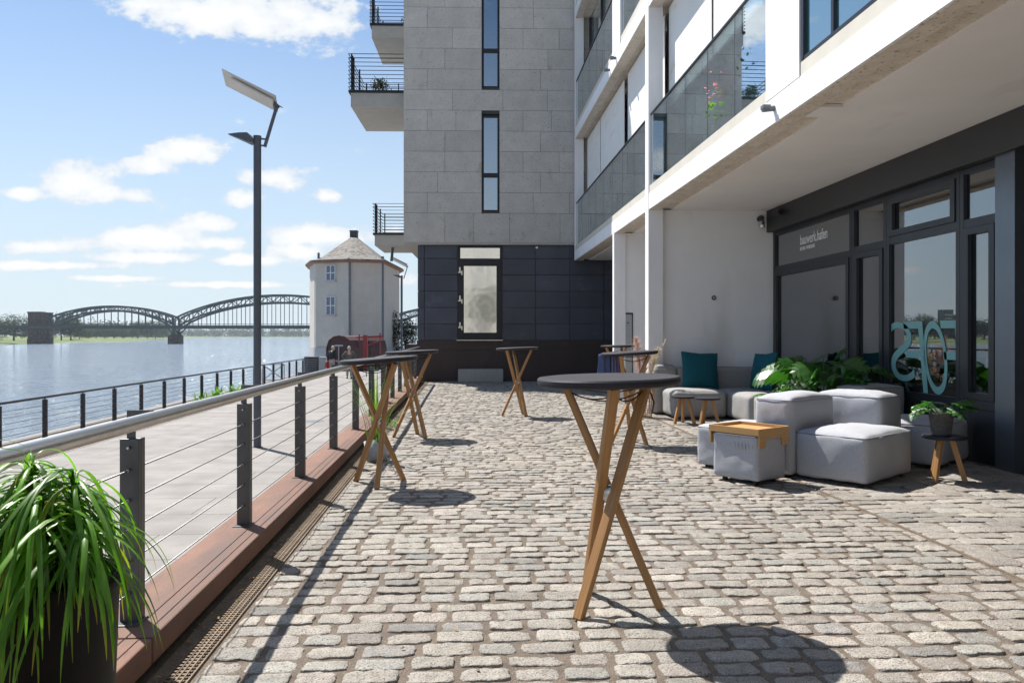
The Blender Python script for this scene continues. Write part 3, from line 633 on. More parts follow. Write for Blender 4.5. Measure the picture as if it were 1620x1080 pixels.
# dark ground floor
b = MB(); b.box(-1.33, .16, 1.15, 5.5, 14.5, 3.84); b.build('ground_floor_wall', 'joint', sb)
b = MB(); zz = [1.155]+[1.155+.461*k for k in range(1, 6)]+[3.838]; g = random.Random(9)
cols = ((-1.335, -1.175), (-1.17, -.235), (1.025, 1.965), (1.97, 2.935), (2.94, 3.90), (3.905, 4.87))
for k in range(6):
    for a, c in cols:
        t = g.uniform(.9, 1.25); b.box(a+.006, .125+g.uniform(0, .004), zz[k]+.008, c-.006, .16, zz[k+1]-.008, 0, (t, t, t))
b.build('slate_cladding', 'slate', sb); b = MB()
for k in range(6):
    b.box(-1.362, .165, zz[k]+.008, -1.331, 11.1, zz[k+1]-.008, 0, (1.05, 1.05, 1.05))
b.build('slate_flank_cladding', 'slate', sb)
b = MB(); 
for a, c in ((-1.38, -.25), (-.245, 1.0), (1.005, 2.1), (2.105, 3.2), (3.205, 5.5)):
    b.box(a, .10, 0, c, .155, .868); b.box(a, .10, .876, c, .155, 1.147)
b.box(-1.38, .155, 0, 5.5, 14.5, 1.15)
b.build('rust_plinth', 'rustdark', sb)
d = MB(); d.box(-.228, .09, 1.17, -.16, .17, 3.83); d.box(.955, .09, 1.17, 1.02, .17, 3.83); d.box(-.16, .09, 3.76, .955, .17, 3.83); d.box(-.16, .09, 3.36, .955, .17, 3.46); d.box(-.16, .09, 1.17, .955, .17, 1.20)
d.box(-.16, .08, 1.205, -.06, .168, 3.355); d.box(.86, .08, 1.205, .95, .168, 3.355); d.box(-.06, .08, 1.205, .86, .168, 1.37); d.box(-.06, .08, 3.25, .86, .168, 3.355)
o = d.build('glass_door', 'black', sb); d = MB(); d.box(-.06, .12, 1.37, .86, .13, 3.25); d.box(-.16, .12, 3.46, .955, .13, 3.76); d.build('pane', 'gdoor', o)
for z in (1.5, 2.25, 3.05): d = MB(); d.box(-.22, .06, z, -.10, .08, z+.03); d.box(-.19, .055, z+.03, -.15, .085, z+.16); d.box(-.13, .055, z-.06, -.10, .085, z+.06); d.build('hinge', 'inox', o)
d = MB(); d.box(-.26, -.02, 1.148, 1.04, .155, 1.168); d.build('door_sill', 'inox', sb)
d = MB(); d.lathe([(.03, 0), (.04, .02), (.03, .06)], 12, (2.0, .08, 3.74)); d.build('spotlight', 'wframe', sb)
def balcony(y0, y1, xl, zb, zt, lab, plant):
    y0 *= KY; y1 *= KY
    bl = bpy.data.objects.new('balcony', None); COL.objects.link(bl); bl.parent = sb; bl.location = (0, 0, 0); bl['label'] = lab
    b = MB(); b.box(xl, y0, zb, XL-.001, y1, zt-.07); b.build('slab', 'bslab', bl)
    b = MB(); b.box(xl-.06, y0-.05, zt-.07, XL-.002, y1+.03, zt); b.build('edge_trim', 'black', bl)
    b = MB()
    for x in (xl+.02, xl+.02):
        for y in (y0+.04, y0+.22, y0+.4, (y0+y1)/2, y1-.05): b.box(x-.02, y-.02, zt, x+.02, y+.02, zt+1.06)
    b.box(XL-.55, y1-.07, zt, XL-.52, y1-.04, zt+1.06); b.box(XL-.03, y0+.02, zt, XL-.003, y0+.06, zt+1.06)
    for k in range(9):
        z = zt+.10+k*.118; w = .014 if k != 7 else .02
        b.box(xl-.06, y0-.02, z-w/2, XL-.003, y0-.02+.018, z+w/2); b.box(xl-.07, y0-.02, z-w/2, xl-.05, y1, z+w/2); b.box(xl-.05, y1-.02, z-w/2, XL-.003, y1, z+w/2)
    b.build('railing', 'black', bl)
balcony(.5, 2.9, -3.32, 7.86, 8.32, 'middle balcony, the nearest of the three', 0)
balcony(3.0, 5.2, -3.16, 10.92, 11.38, 'top balcony', 0)
balcony(5.3, 7.5, -3.46, 4.50, 4.95, 'lowest balcony', 0)
# strut below the lowest balcony and corten box at the corner
for q, r in ((((-1.9, 6.5, 4.48), (-1.42, 6.0, 2.9)), .045), (((-2.9, 6.8, 4.5), (-2.95, 6.8, 4.0)), .05)): o = MB(); o.tube(q, r, 8); o.build('balcony_strut', 'greensteel', sb)
# planting on these balconies
def ball_plant(name, lab, loc, r, h, potm, leafm, seed, group=None, leaf=.05, n=70):
    t = thing(name, lab, 'plant', loc, 0, group); b = MB(); b.lathe([(r*.5, 0), (r*.66, h), (r*.6, h), (r*.5, h*.9)], 16); b.build('pot', potm, t, True)
    b = MB(); crown(b, (0, 0, h+r*.8), (r, r, r*.85), n, 10, leaf, seed); b.build('foliage', leafm, t); return t
def onstone(x, y, z): 
    a = R(-1.93); y *= KY; return Vector((x*math.cos(a)-y*math.sin(a), 19.2*KY+x*math.sin(a)+y*math.cos(a), z))
ball_plant('balcony_shrub', 'round clipped dark shrub on the middle balcony of the stone block', onstone(-2.62, 1.3, 8.32), .26, .2, 'pot', 'ivy', 4)
ball_plant('balcony_shrub', 'orange brown autumn plant in dark pot on the lowest balcony', onstone(-2.2, 6.0, 4.95), .24, .25, 'pot', 'orange', 5)
ball_plant('balcony_shrub', 'bright green leafy plant at the right end of the top balcony', onstone(-2.0, 3.7, 11.38), .26, .2, 'terra', 'tree', 6)
bb = MB(); bb.box(-.62, -.22, 0, .62, .22, .36); o = bb.build('concrete_block', 'conc', bevel=.015, loc=onstone(.42, -.2, 0)); o.rotation_euler = (0, 0, R(-1.93)); tag(o, 'long dark stone block on the ground below the glass door', 'block')

# ------------------------------------------------------------------ white apartment building
wb = thing('white_apartment_building', 'white modern apartment block with glazed loggias over a recessed dark shopfront', 'building', (3.05, 11.55, 0))
def W(mb, name, m, parent=None, **kw):                      # parts are given in world metres, then moved under the root
    mb.v = [(x-3.05, (y-11.55)*KY, z) for x, y, z in mb.v]; return mb.build(name, m, parent or wb, **kw)
YE = 19.05
for z0, z1 in ((3.40, 3.66), (6.78, 7.06), (10.16, 10.44)):
    for a, c in ((-12, 6.104), (6.112, 6.302), (6.31, 11.265), (11.475, 14.10), (14.108, YE)):
        b = MB(); b.box(3.05, a, z0, 3.25, c, z1); W(b, 'fascia_beam', 'white')
    b = MB(); b.box(3.252, -12, z0+.03, 3.50, YE, z1-.002); W(b, 'channel_ceiling', 'rough')
    b = MB(); b.box(3.062, -12, z0-.010, 3.235, YE, z0-.0015); W(b, 'beam_underside', 'rough')
    for a, c in ((-12, 6.10), (6.815, 11.265), (11.48, 18.9)): b = MB(); b.box(3.058, a, z1+.006, 3.2, c, z1+.13); W(b, 'sill', 'sill')
for a, c, x1 in ((11.27, 11.47, 3.29), (18.96, YE, 3.29)):
    b = MB(); b.box(3.044, a, 0 if a < 12 else 3.395, x1, c, 15); W(b, 'column', 'white')
b = MB(); b.box(3.046, 13.38, 7.06, 3.29, 14.09, 10.16); W(b, 'column', 'white')
for y0, y1 in ((6.314, 6.81), (6.11, 6.306)): b = MB(); b.box(3.047, y0, 3.665, 3.45, y1, 6.778); W(b, 'wall_panel', 'white')
b = MB(); b.box(3.052, 13.95, 0, 3.29, 14.10, 3.40); W(b, 'column', 'white')
b = MB(); b.box(3.29, 11.37, 0, 5.25, 11.67, 3.41); W(b, 'pier_wall', 'white')
b = MB(); b.box(3.29, 13.99, 0, 7.5, 14.30, 3.41); W(b, 'pier_wall', 'white')
b = MB(); b.box(3.46, -12, 3.408, 11, YE, 3.55); W(b, 'soffit', 'soffit')
b = MB(); b.box(3.252, 6.12, 3.396, 3.47, 6.42, 3.425); W(b, 'cross_beam', 'soffit')
b = MB(); b.box(3.60, -12, 3.56, 11, YE, 15); W(b, 'inner_block', 'white')
for z0, z1 in ((3.67, 6.78), (7.07, 10.15)):
    b = MB(); b.box(3.50, -11, z0, 3.52, 18.95, z1); gz = W(b, 'loggia_glazing', 'glog')
    for y in (5.57, 9.23, 11.5, 14.2, 14.4, 17.3, 18.9): b = MB(); b.box(3.44, y-.035, z0, 3.5, y+.035, z1-.01); W(b, 'mullion', 'frame', gz)
for y0, y1, z0 in ((17.1, 18.9, 5.38), (14.48, 17.02, 5.38), (11.5, 14.14, 5.34), (9.27, 11.25, 5.14), (6.84, 9.19, 5.14)):
    b = MB(); x = 3.385
    b.box(x, y0, z0, x+.012, y1, 6.76); b.box(x-.012, y0, z0-.03, x+.022, y1, z0); W(b, 'roller_blind', 'blind')
def balus(y0, y1, z0, n, nm='glass_balustrade'):
    e = bpy.data.objects.new(nm, None); COL.objects.link(e); e.parent = wb
    st = (y1-y0)/n
    for k in range(n): b = MB(); b.box(3.085, y0+k*st+.006, z0, 3.097, y0+(k+1)*st-.006, z0+1.17); W(b, 'pane', 'gbal', e)
    b = MB(); b.box(3.072, y0, z0+1.172, 3.112, y1, z0+1.20)
    for k in range(n+1): b.box(3.084, y0+k*st-.005, z0, 3.099, y0+k*st+.005, z0+1.17)
    W(b, 'handrail', 'frame', e)
balus(6.815, 11.265, 3.795, 5); balus(11.475, 18.94, 3.795, 8); balus(14.10, 18.94, 7.195, 5); balus(11.475, 13.37, 7.195, 2); balus(6.82, 11.26, 7.195, 5)
b = MB(); b.box(3.06, 3.0, 3.80, 3.13, 3.05, 6.77); b.box(3.06, 5.55, 3.80, 3.13, 5.59, 6.77); b.box(3.055, 6.05, 3.80, 3.13, 6.09, 6.77); b.box(3.06, 3.05, 3.795, 3.13, 5.55, 3.83); b.box(3.06, 5.59, 3.795, 3.13, 6.05, 3.83)
o = W(b, 'corner_window', 'frame'); b = MB(); b.box(3.085, 3.05, 3.83, 3.10, 6.05, 6.77); W(b, 'pane', 'gnear', o)
for y, z in ((6.62, 3.545), (13.75, 6.93), (14.35, 6.92)):
    b = MB(); b.tube([(3.06, y, z), (2.93, y, z-.015)], .028, 10); b.box(2.925, y-.035, z-.01, 3.0, y+.035, z+.025); W(b, 'water_spout', 'zinc')
# shopfront
b = MB(); b.box(5.10, 5.6, 3.04, 5.30, 11.365, 3.405); W(b, 'lintel_box', 'lintel')
b = MB(); b.box(5.22, 6.425, .085, 5.30, 11.365, .54); b.box(5.25, 6.425, 0, 5.3, 11.365, .085); W(b, 'stall_riser', 'dark')
def shopwin(y0, y1, zt, kind, lab=None):
    e = MB(); zb, zh = .545, 3.035; f = .055; x0, x1 = 5.215, 5.275
    e.box(x0, y0, zb, x1, y0+f, zh); e.box(x0, y1-f, zb, x1, y1, zh)
    for a, c in ((zb, zb+.09), (zt-.045, zt+.045), (zh-.06, zh)): e.box(x0+.002, y0+f, a, x1, y1-f, c)
    g = MB(); g.box(5.25, y0+f, zb+.09, 5.258, y1-f, zt-.045); g.box(5.25, y0+f, zt+.045, 5.258, y1-f, zh-.06)
    if kind in 'ts':
        rng = [(zt+.05, zh-.065)] if kind == 't' else [(zb+.095, zt-.05)]
        for a, c in rng:
            e.box(x0-.012, y0+f+.004, a, x0+.03, y0+f+.075, c); e.box(x0-.012, y1-f-.075, a, x0+.03, y1-f-.004, c); e.box(x0-.012, y0+f+.075, a, x0+.03, y1-f-.075, a+.07); e.box(x0-.012, y0+f+.075, c-.07, x0+.03, y1-f-.075, c)
    o = W(e, 'shop_window', 'frame'); W(g, 'pane', 'gshop', o); return o
w1 = shopwin(9.0, 11.36, 2.41, ''); w2 = shopwin(8.24, 8.995, 2.44, 's'); w3 = shopwin(6.975, 8.235, 2.46, 't'); w4 = shopwin(6.43, 6.97, 2.46, 's')
b = MB(); b.box(5.16, 6.18, 0, 5.36, 6.42, 3.405); W(b, 'steel_column', 'steelcol')
b = MB(); b.box(5.55, -11, 0, 5.6, 6.2, 3.405); b.box(5.37, 6.2, 0, 10.5, 6.3, 3.405); W(b, 'dark_void_wall', 'black')  # black walls stand in for the unlit void beside the column
b = MB(); b.box(5.46, 3, 0.02, 5.545, 6.12, .72); W(b, 'door_panel', 'dark')
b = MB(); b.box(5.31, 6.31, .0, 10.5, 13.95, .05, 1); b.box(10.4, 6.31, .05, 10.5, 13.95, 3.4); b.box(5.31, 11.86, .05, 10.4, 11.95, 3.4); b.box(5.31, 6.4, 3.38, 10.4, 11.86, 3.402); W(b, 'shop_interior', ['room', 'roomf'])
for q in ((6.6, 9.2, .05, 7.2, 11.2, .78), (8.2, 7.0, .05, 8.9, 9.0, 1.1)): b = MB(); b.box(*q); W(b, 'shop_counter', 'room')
def text(body, name, m, size, y, z, sx, shear=0, mirror=False, x=5.2465, bold=0, parent=None, extr=.0012):
    c = bpy.data.curves.new(name, 'FONT'); c.body = body; c.size = size; c.extrude = extr; c.offset = bold; c.shear = shear
    o = bpy.data.objects.new('tmp', c); COL.objects.link(o); bpy.context.view_layer.update()
    me = bpy.data.meshes.new_from_object(o); bpy.data.objects.remove(o)
    me.name = name; o = bpy.data.objects.new(name, me); COL.objects.link(o); me.materials.clear(); me.materials.append(M[m])
    # text runs towards the viewer's right (-Y), facing -X
    for v in me.vertices:
        u, h, d = v.co.x*sx*(-1 if mirror else 1), v.co.y, v.co.z; v.co = (x-3.05-d, (y-11.55-u)*KY, z+h)
    o.parent = parent or wb; return o
text('bauwerk.hafen', 'shop_lettering', 'whitelet', .225, 10.49, 2.715, .62, bold=.001, parent=w1)
text('MEETING  WORKSHOPS', 'shop_lettering', 'whitelet', .075, 10.49, 2.625, .56, bold=.001, parent=w1)
# large mirrored display letters on the third window, leaning
for ch, yc, wd in (('S', 7.99, .43), ('F', 7.73, .34), ('O', 7.39, .37), ('F', 7.12, .28)):
    o = text(ch, 'display_letter', 'teallet', 1.0, 0, 0, 1, bold=-.010, parent=w3, x=5.2455)
    me = o.data; us = [-(v.co.y+11.55) for v in me.vertices]; hs = [v.co.z for v in me.vertices]; u0, u1 = min(us), max(us); h0, h1 = min(hs), max(hs)
    zl, zh = (.75, 1.46) if ch == 'S' else (.64, 1.46)
    for v in me.vertices:
        u = (-(v.co.y+11.55)-u0)/(u1-u0); h = (v.co.z-h0)/(h1-h0)
        yy = yc+(u-.5)*wd+(h-.5)*.10; v.co.y = (max(7.035, yy)-11.55)*KY; v.co.z = zl+(zh-zl)*h
# wall fittings (each hangs on the white building but is a thing of its own)
t = thing('security_camera', 'small dark camera with a lamp at the top of the white pier wall', 'camera', (4.98, 11.32, 3.27))
b = MB(); b.tube([(0, .05, 0), (0, -.03, 0)], .05, 12); b.tube([(0, -.02, 0), (-.05, -.10, -.02)], .04, 12); b.build('mount', 'black', t)
b = MB(); b.tube([(0, -.04, -.02), (.0, -.06, -.13)], .045, 12); b.lathe([(.01, -.17), (.045, -.16), (.05, -.12), (.03, -.1)], 12, (0, -.07, 0)); b.build('lens', 'inox', t)
t = thing('security_camera', 'dark bullet camera on the face of the black lintel box', 'camera', (5.09, 10.8, 3.30))
b = MB(); b.tube([(0, 0, 0), (-.06, 0, 0)], .04, 12); b.tube([(-.07, .12, -.01), (-.07, -.16, -.03)], .045, 12); b.build('housing', 'black', t)
t = thing('wall_socket', 'small round brass outlet on the white pier wall above the sofa', 'wall fitting', (4.19, 11.366, 1.93))
b = MB(); b.tube([(0, 0, 0), (0, -.02, 0)], .04, 16); b.tube([(0, -.02, 0), (0, -.035, 0)], .018, 12, 1); b.build('plate', ['zinc', 'cane'], t)
t = thing('service_panel', 'narrow pale metal service panel on the far white pier', 'wall panel', (3.34, 13.985, 1.1))
b = MB(); b.box(-.085, -.03, -.6, .085, 0, .62); b.build('cover', 'cab', t); b = MB(); b.box(-.11, -.02, -.62, -.087, 0, .66); b.box(.087, -.02, -.62, .11, 0, .66); b.box(-.11, -.02, .63, .11, 0, .66); b.build('frame', 'black', t)
b = MB(); b.tube([(0, -.03, .45), (0, -.045, .45)], .015, 10); b.build('lock', 'black', t)
# loggia planting behind the balustrade
def tuft(name, lab, loc, n, l, w, m, potm, seed, e=(1.0, 1.5), bend=(.8, 1.8), pr=.09, ph=.2, group=None):
    t = thing(name, lab, 'plant', loc, 0, group); g = random.Random(seed); b = MB(); b.lathe([(pr*.75, 0), (pr, ph), (pr*.9, ph), (pr*.85, ph*.88)], 18); b.build('pot', potm, t, True)
    b = MB()
    for k in range(n): 
        tt = g.uniform(.75, 1.3); strap(b, (g.uniform(-pr, pr)*.6, g.uniform(-pr, pr)*.6, ph*.85), g.uniform(0, 6.3), l*g.uniform(.6, 1.15), g.uniform(*e), g.uniform(*bend), w, 7, (tt*1.1, tt, tt*.8))
    b.build('leaves', m, t); return t
tuft('loggia_grass', 'bright green upright grass behind the glass beside the white column', (3.30, 10.85, 3.68), 40, .62, .016, 'strap', 'gpot', 1, (1.3, 1.56), (.1, .5))
tuft('loggia_grass', 'green bushy plant in a tan pot behind the loggia glass', (3.30, 9.75, 3.68), 60, .34, .018, 'strap', 'terra', 2, (1.15, 1.5), (.1, .6))
t = thing('flowering_plant', 'pink flowering plant with tall stems behind the loggia glass', 'plant', (3.26, 8.35, 3.68)); b = MB(); b.lathe([(.1, 0), (.13, .3), (.11, .3)], 18); b.build('pot', 'gpot', t, True)
b = MB(); crown(b, (0, 0, .42), (.13, .34, .3), 60, 10, .045, 12); b.build('foliage', 'strap', t)
b = MB(); crown(b, (0, .05, .72), (.11, .40, .24), 24, 16, .045, 13); b.build('blossom', 'pink', t)
t = thing('loggia_shrub', 'dark trailing shrub in a large grey planter at the end of the loggia', 'plant', (3.28, 7.5, 3.68)); b = MB(); b.box(-.14, -.4, 0, .14, .4, .5); b.build('pot', 'gpot', t, bevel=.02)
b = MB(); crown(b, (0, 0, .66), (.15, .42, .2), 60, 10, .04, 14); b.build('foliage', 'tree', t)
tuft('loggia_grass', 'thin dry grass blades behind the far loggia glass near the white column', (3.30, 11.8, 3.68), 14, 1.1, .008, 'wheat', 'gpot', 3, (1.35, 1.5), (.1, .5))

# ------------------------------------------------------------------ bar tables
def bar_table():
    t = thing('bar_table', 'round black topped bar table with crossed oak legs in the foreground', 'table', (0, 0, 0), 0, 'bar tables on the cobbled terrace')
    tp = MB(); tp.lathe([(.325, 1.056), (.338, 1.062), (.342, 1.075), (.342, 1.088), (.336, 1.096), (.32, 1.098)], 64); tp.build('tabletop', 'top', t)
    for k in range(3):
        a = 2*math.pi*k/3; f = Vector((.245*math.cos(a), .245*math.sin(a), -.004)); a2 = a+math.pi-R(20); q = Vector((.235*math.cos(a2), .235*math.sin(a2), 1.056))
        b = MB(); b.bar(f, q, .046, .036, (math.cos(a), math.sin(a), 0)); b.build('leg', 'oak', t, bevel=.003)
    b = MB(); b.lathe([(.0, -.033), (.018, -.03), (.026, -.015), (.026, .015), (.018, .03), (.0, .033)], 16, (0, 0, .535)); b.v = [(x*1.35, y*1.35, .535+(z-.535)*1.35) for x, y, z in b.v]; b.build('hub', 'inox', t, True)
    b = MB(); pts = []
    for k in range(3):
        a = 2*math.pi*k/3+math.pi-R(20); a3 = a+2*math.pi/3
        p0, p1 = Vector((.21*math.cos(a), .21*math.sin(a), 1.02)), Vector((.21*math.cos(a3), .21*math.sin(a3), 1.02))
        b.tube([p0.lerp(p1, i/8)+Vector((0, 0, -.10*(i/8)*(1-i/8)*(1+k*.5))) for i in range(9)], .0035, 6)
        b.tube([p0+Vector((0, 0, .015)), p1+Vector((0, 0, .012))], .003, 6)
    b.tube([(.2, -.1, 1.03), (.215, -.1, .98), (.205, -.09, .93)], .004, 6)
    b.build('cord', 'black', t)
    return t
tb = bar_table()
spots = [((.684, 3.256), -14, 1.2, None), ((-.76, 6.03), 152, 3.8, 'bar table beside the kerb with a grey pot under its crossed legs'), ((-.69, 8.83), -43, 2.4, 'bar table by the kerb, the farther of the two along the railing'),
         ((.83, 11.05), -58, 1.8, 'lone bar table standing before the dark slate wall'), ((1.97, 8.15), -47, 3.0, 'bar table with a blue jacket hanging from its top'), ((3.0, 13.35), 20, .6, 'farthest bar table next to the far white pier')]
for i, ((x, y), a, tl, lab) in enumerate(spots):
    o = tb if i == 0 else dup(tb, label=lab)
    o.location = (x, y*KY, .004); o.rotation_euler = (0, 0, R(a))
    for c in kids(o):
        if c.name.startswith(('tabletop', 'cord')):          # the tops are not quite level
            ax = Vector((0, 1, 0)); ax.rotate(Matrix.Rotation(R(-a), 3, 'Z')); q = Matrix.Rotation(R(-tl), 4, ax)
            c.matrix_local = Matrix.Translation((0, 0, 1.07)) @ q @ Matrix.Translation((0, 0, -1.07))
# jacket hanging from a table edge
t = thing('hanging_jacket', 'blue jacket with lavender lining hanging from the edge of a bar table', 'jacket', (1.72, 8.20, 1.065))
def drape(mb, w, h, seed, y0=0, m=0):
    nx, nz = 22, 12; vs = []
    for k in range(nz+1):
        for i in range(nx+1):
            u = i/nx; v = k/nz; fold = .018*math.sin(u*19+seed)*(.35+v)+.01*math.sin(u*37+seed*2)*v
            vs.append(((u-.5)*w*(.82+.25*v), y0+fold-.03*v+.012*noise.noise(Vector((u*4, v*4, seed))), .02*math.sin(u*math.pi)-h*v*(1+.05*math.sin(u*5))))
    mb.add(vs, [(k*(nx+1)+i, k*(nx+1)+i+1, (k+1)*(nx+1)+i+1, (k+1)*(nx+1)+i) for k in range(nz) for i in range(nx)], m)
b = MB(); drape(b, .25, .42, 1); drape(b, .25, .40, 1.3, .045); o = b.build('shell', 'jacket', t, True); so_ = o.modifiers.new('s', 'SOLIDIFY'); so_.thickness = .008
b = MB(); drape(b, .12, .38, 3, -.035); o = b.build('lining', 'lav', t, True); o.location = (.085, 0, 0); so_ = o.modifiers.new('s', 'SOLIDIFY'); so_.thickness = .006
t.rotation_euler = (0, 0, R(8))

# ------------------------------------------------------------------ lounge: modular grey seats
def piping(mb, sx, sy, sz, r):
    z = sz-r*.35; a, b = sx/2-.002, sy/2-.002; pts = []
    for cx, cy, t0 in ((1, 1, 0), (-1, 1, 90), (-1, -1, 180), (1, -1, 270)):
        for k in range(5):
            t = R(t0+k*22.5); pts.append((cx*(a-r)+math.cos(t)*(r+.001), cy*(b-r)+math.sin(t)*(r+.001), z))
    pts.append(pts[0]); mb.tube(pts, .0042, 6)
def module(name, lab, x, y, rz, sx, sy, sz, seed, m='fabric', r=.034, puff=.022, cat='seat module', group='grey sofa modules on the terrace', foot=.03):
    t = thing(name, lab, cat, (x, y, 0), rz, group)
    b = MB(); softbox(b, sx, sy, sz-foot, r, puff, 20, (0, 0, foot), .009, seed)
    if cat == 'pouf':                                        # gathers under the top
        for k in range(11):
            y = -.19+k*.037; b.tube([(-.203, y, .385), (-.211, y+.004*math.sin(k), .33), (-.203, y+.008*math.sin(k*2), .25)], [.004, .008, .001], 6)
    b.build('cushion', m, t, True)
    b = MB(); piping(b, sx, sy, sz, r); b.build('piping', 'fabricd', t, True)
    for i, (u, v) in enumerate(((-1, -1), (1, -1), (1, 1), (-1, 1))):
        f = MB(); f.tube([(u*(sx/2-.08), v*(sy/2-.08), 0), (u*(sx/2-.08), v*(sy/2-.08), foot+.02)], .025, 10); f.build('foot', 'black', t)
    return t
P0 = Vector((2.944, 6.999)); A38 = R(38); U = Vector((math.cos(A38), math.sin(A38))); V = Vector((-math.sin(A38), math.cos(A38)))
def uv(u0, u1, v0, v1): c = P0+U*((u0+u1)/2)+V*((v0+v1)/2); return c.x, c.y/KY, A38, u1-u0, v1-v0
module('back_module', 'tall grey back block behind the tray pouf', *uv(0, .80, 0, .37), .715, 1, cat='back module', puff=.045)
module('seat_module', 'low grey seat facing the railing behind the tray pouf', *uv(-.10, .78, .38, .96), .41, 2)
module('seat_module', 'large low grey seat in front of both back blocks', *uv(.04, .97, -.66, -.01), .43, 3, puff=.045)
module('back_module', 'second grey back block right of the tall one', *uv(.99, 1.47, -.36, .32), .71, 4, cat='back module', puff=.04)
module('seat_module', 'shaded grey seat behind the stool by the shop window', *uv(1.49, 2.30, -.69, -.05), .43, 5, puff=.04)
module('back_module', 'pale back block farthest back behind the grey seats', 4.78, 7.86, R(20), .66, .42, .70, 6, m='fabricw', cat='back module')
t = module('pouf', 'small square grey pouf carrying a wooden tray', 2.535, 6.955/KY, R(34), .415, .48, .43, 7, r=.03, puff=.012, cat='pouf', foot=.035)
t = thing('wooden_tray', 'beech tray with raised rim and side feet on the small pouf', 'tray', (2.535, 6.955/KY, .432), R(34))
b = MB(); b.bar((-.21, 0, .030), (.21, 0, .030), .50, .012); b.build('base', 'oaklight', t)
b = MB()
b.bar((-.215, -.229, .034), (.215, -.229, .034), .014, .055) if 0 else None
b.bar((-.222, -.264, .034), (-.222, .264, .034), .013, .058); b.bar((.222, -.264, .034), (.222, .264, .034), .013, .058); b.build('rim', 'oaklight', t, bevel=.002)
for y in (-.257, .257):
    b = MB(); b.prism([(-.215, .063), (.215, .063), (.215, -.10), (.125, -.10), (.115, -.025), (-.115, -.025), (-.125, -.10), (-.215, -.10)][::-1], y-.0065, y+.0065, 'y'); b.build('side_foot', 'oaklight', t, bevel=.002)
# corner sofa against the pier
sf = thing('corner_sofa', 'warm grey corner sofa against the white pier wall and shop window', 'sofa', (4.0, 10.9, 0))
def sofapart(nm, x0, x1, y0, y1, z0, z1, seed, r=.055, puff=.03):
    b = MB(); softbox(b, x1-x0, (y1-y0)*KY, z1-z0, r, puff, 16, ((x0+x1)/2-4.0, (y0+y1)/2*KY-10.9*KY, z0), .007, seed); b.build(nm, 'fabricw', sf, True)
sofapart('seat', 3.20, 4.03, 10.36, 11.02, .03, .43, 11); sofapart('seat', 4.06, 4.80, 9.60, 10.34, .03, .43, 12); sofapart('seat', 4.06, 4.80, 10.36, 11.02, .03, .42, 13); sofapart('seat', 4.10, 4.80, 8.90, 9.58, .03, .42, 14)
sofapart('armrest', 3.08, 3.46, 10.72, 11.14, .03, .74, 15, puff=.04) if 0 else sofapart('armrest', 3.08, 3.46, 11.03, 11.355, .03, .77, 15, puff=.05)
sofapart('backrest', 3.47, 5.14, 11.03, 11.355, .03, .76, 16, .04, .012); sofapart('backrest', 4.82, 5.16, 8.95, 11.02, .03, .74, 18, .04, .012)
def cushion(lab, loc, rot, s=.5):
    n = 14; b = MB(); vs = []; fs = []
    for sd in (1, -1):
        o = len(vs)
        for i in range(n+1):
            for j in range(n+1):
                u, v = 2*i/n-1, 2*j/n-1; th = .085*((1-u*u)*(1-v*v))**.45
                pin = 1-.07*(1-abs(u))*abs(v)**3; pin2 = 1-.07*(1-abs(v))*abs(u)**3
                q = Vector((u*s/2*pin2, sd*th, v*s/2*pin)); q += noise.noise_vector(q*9+Vector((sd, 0, s)))*.007
                vs.append(q)
        for i in range(n):
            for j in range(n):
                f = (o+i*(n+1)+j, o+(i+1)*(n+1)+j, o+(i+1)*(n+1)+j+1, o+i*(n+1)+j+1); fs.append(f if sd > 0 else f[::-1])
    b.add(vs, fs); o = b.build('cushion', 'teal', None, True); o.location = near(loc); o.rotation_euler = rot
    tag(o, lab, 'cushion', 'teal cushions on the corner sofa'); return o
cushion('teal square cushion leaning on the back of the corner sofa', (3.80, 10.92, .72), (R(-14), R(3), R(4)), .62)
cushion('teal cushion standing sideways at the window end of the corner sofa', (4.66, 10.5, .73), (R(-12), R(-4), R(-77)), .60)
cushion('dark teal round edged cushion half hidden behind the sideways cushion', (4.97, 10.1, .72), (R(-6), R(8), R(-80)), .36)
# stools
def stool(lab, x, y, rz):
    t = thing('side_stool', lab, 'stool', (x, y, 0), rz, 'small round stools of the lounge')
    b = MB(); b.lathe([(.165, .375), (.182, .380), (.186, .392), (.184, .402), (.17, .405)], 40); b.build('stool_top', 'top', t)
    for k in range(3):
        a = 2*math.pi*k/3; b = MB(); b.bar((.165*math.cos(a), .165*math.sin(a), 0), (.06*math.cos(a), .06*math.sin(a), .377), .036, .044, (math.cos(a), math.sin(a), 0)); b.build('leg', 'oak', t, bevel=.003)
    return t
s0 = stool('dark topped stool carrying the wicker plant pot', 4.27, 5.90, R(-28))
dup(s0, (3.21, 9.92, 0), R(200), 'left one of two dark topped stools before the corner sofa'); dup(s0, (3.47, 9.66, 0), R(215), 'right one of two dark topped stools before the corner sofa')
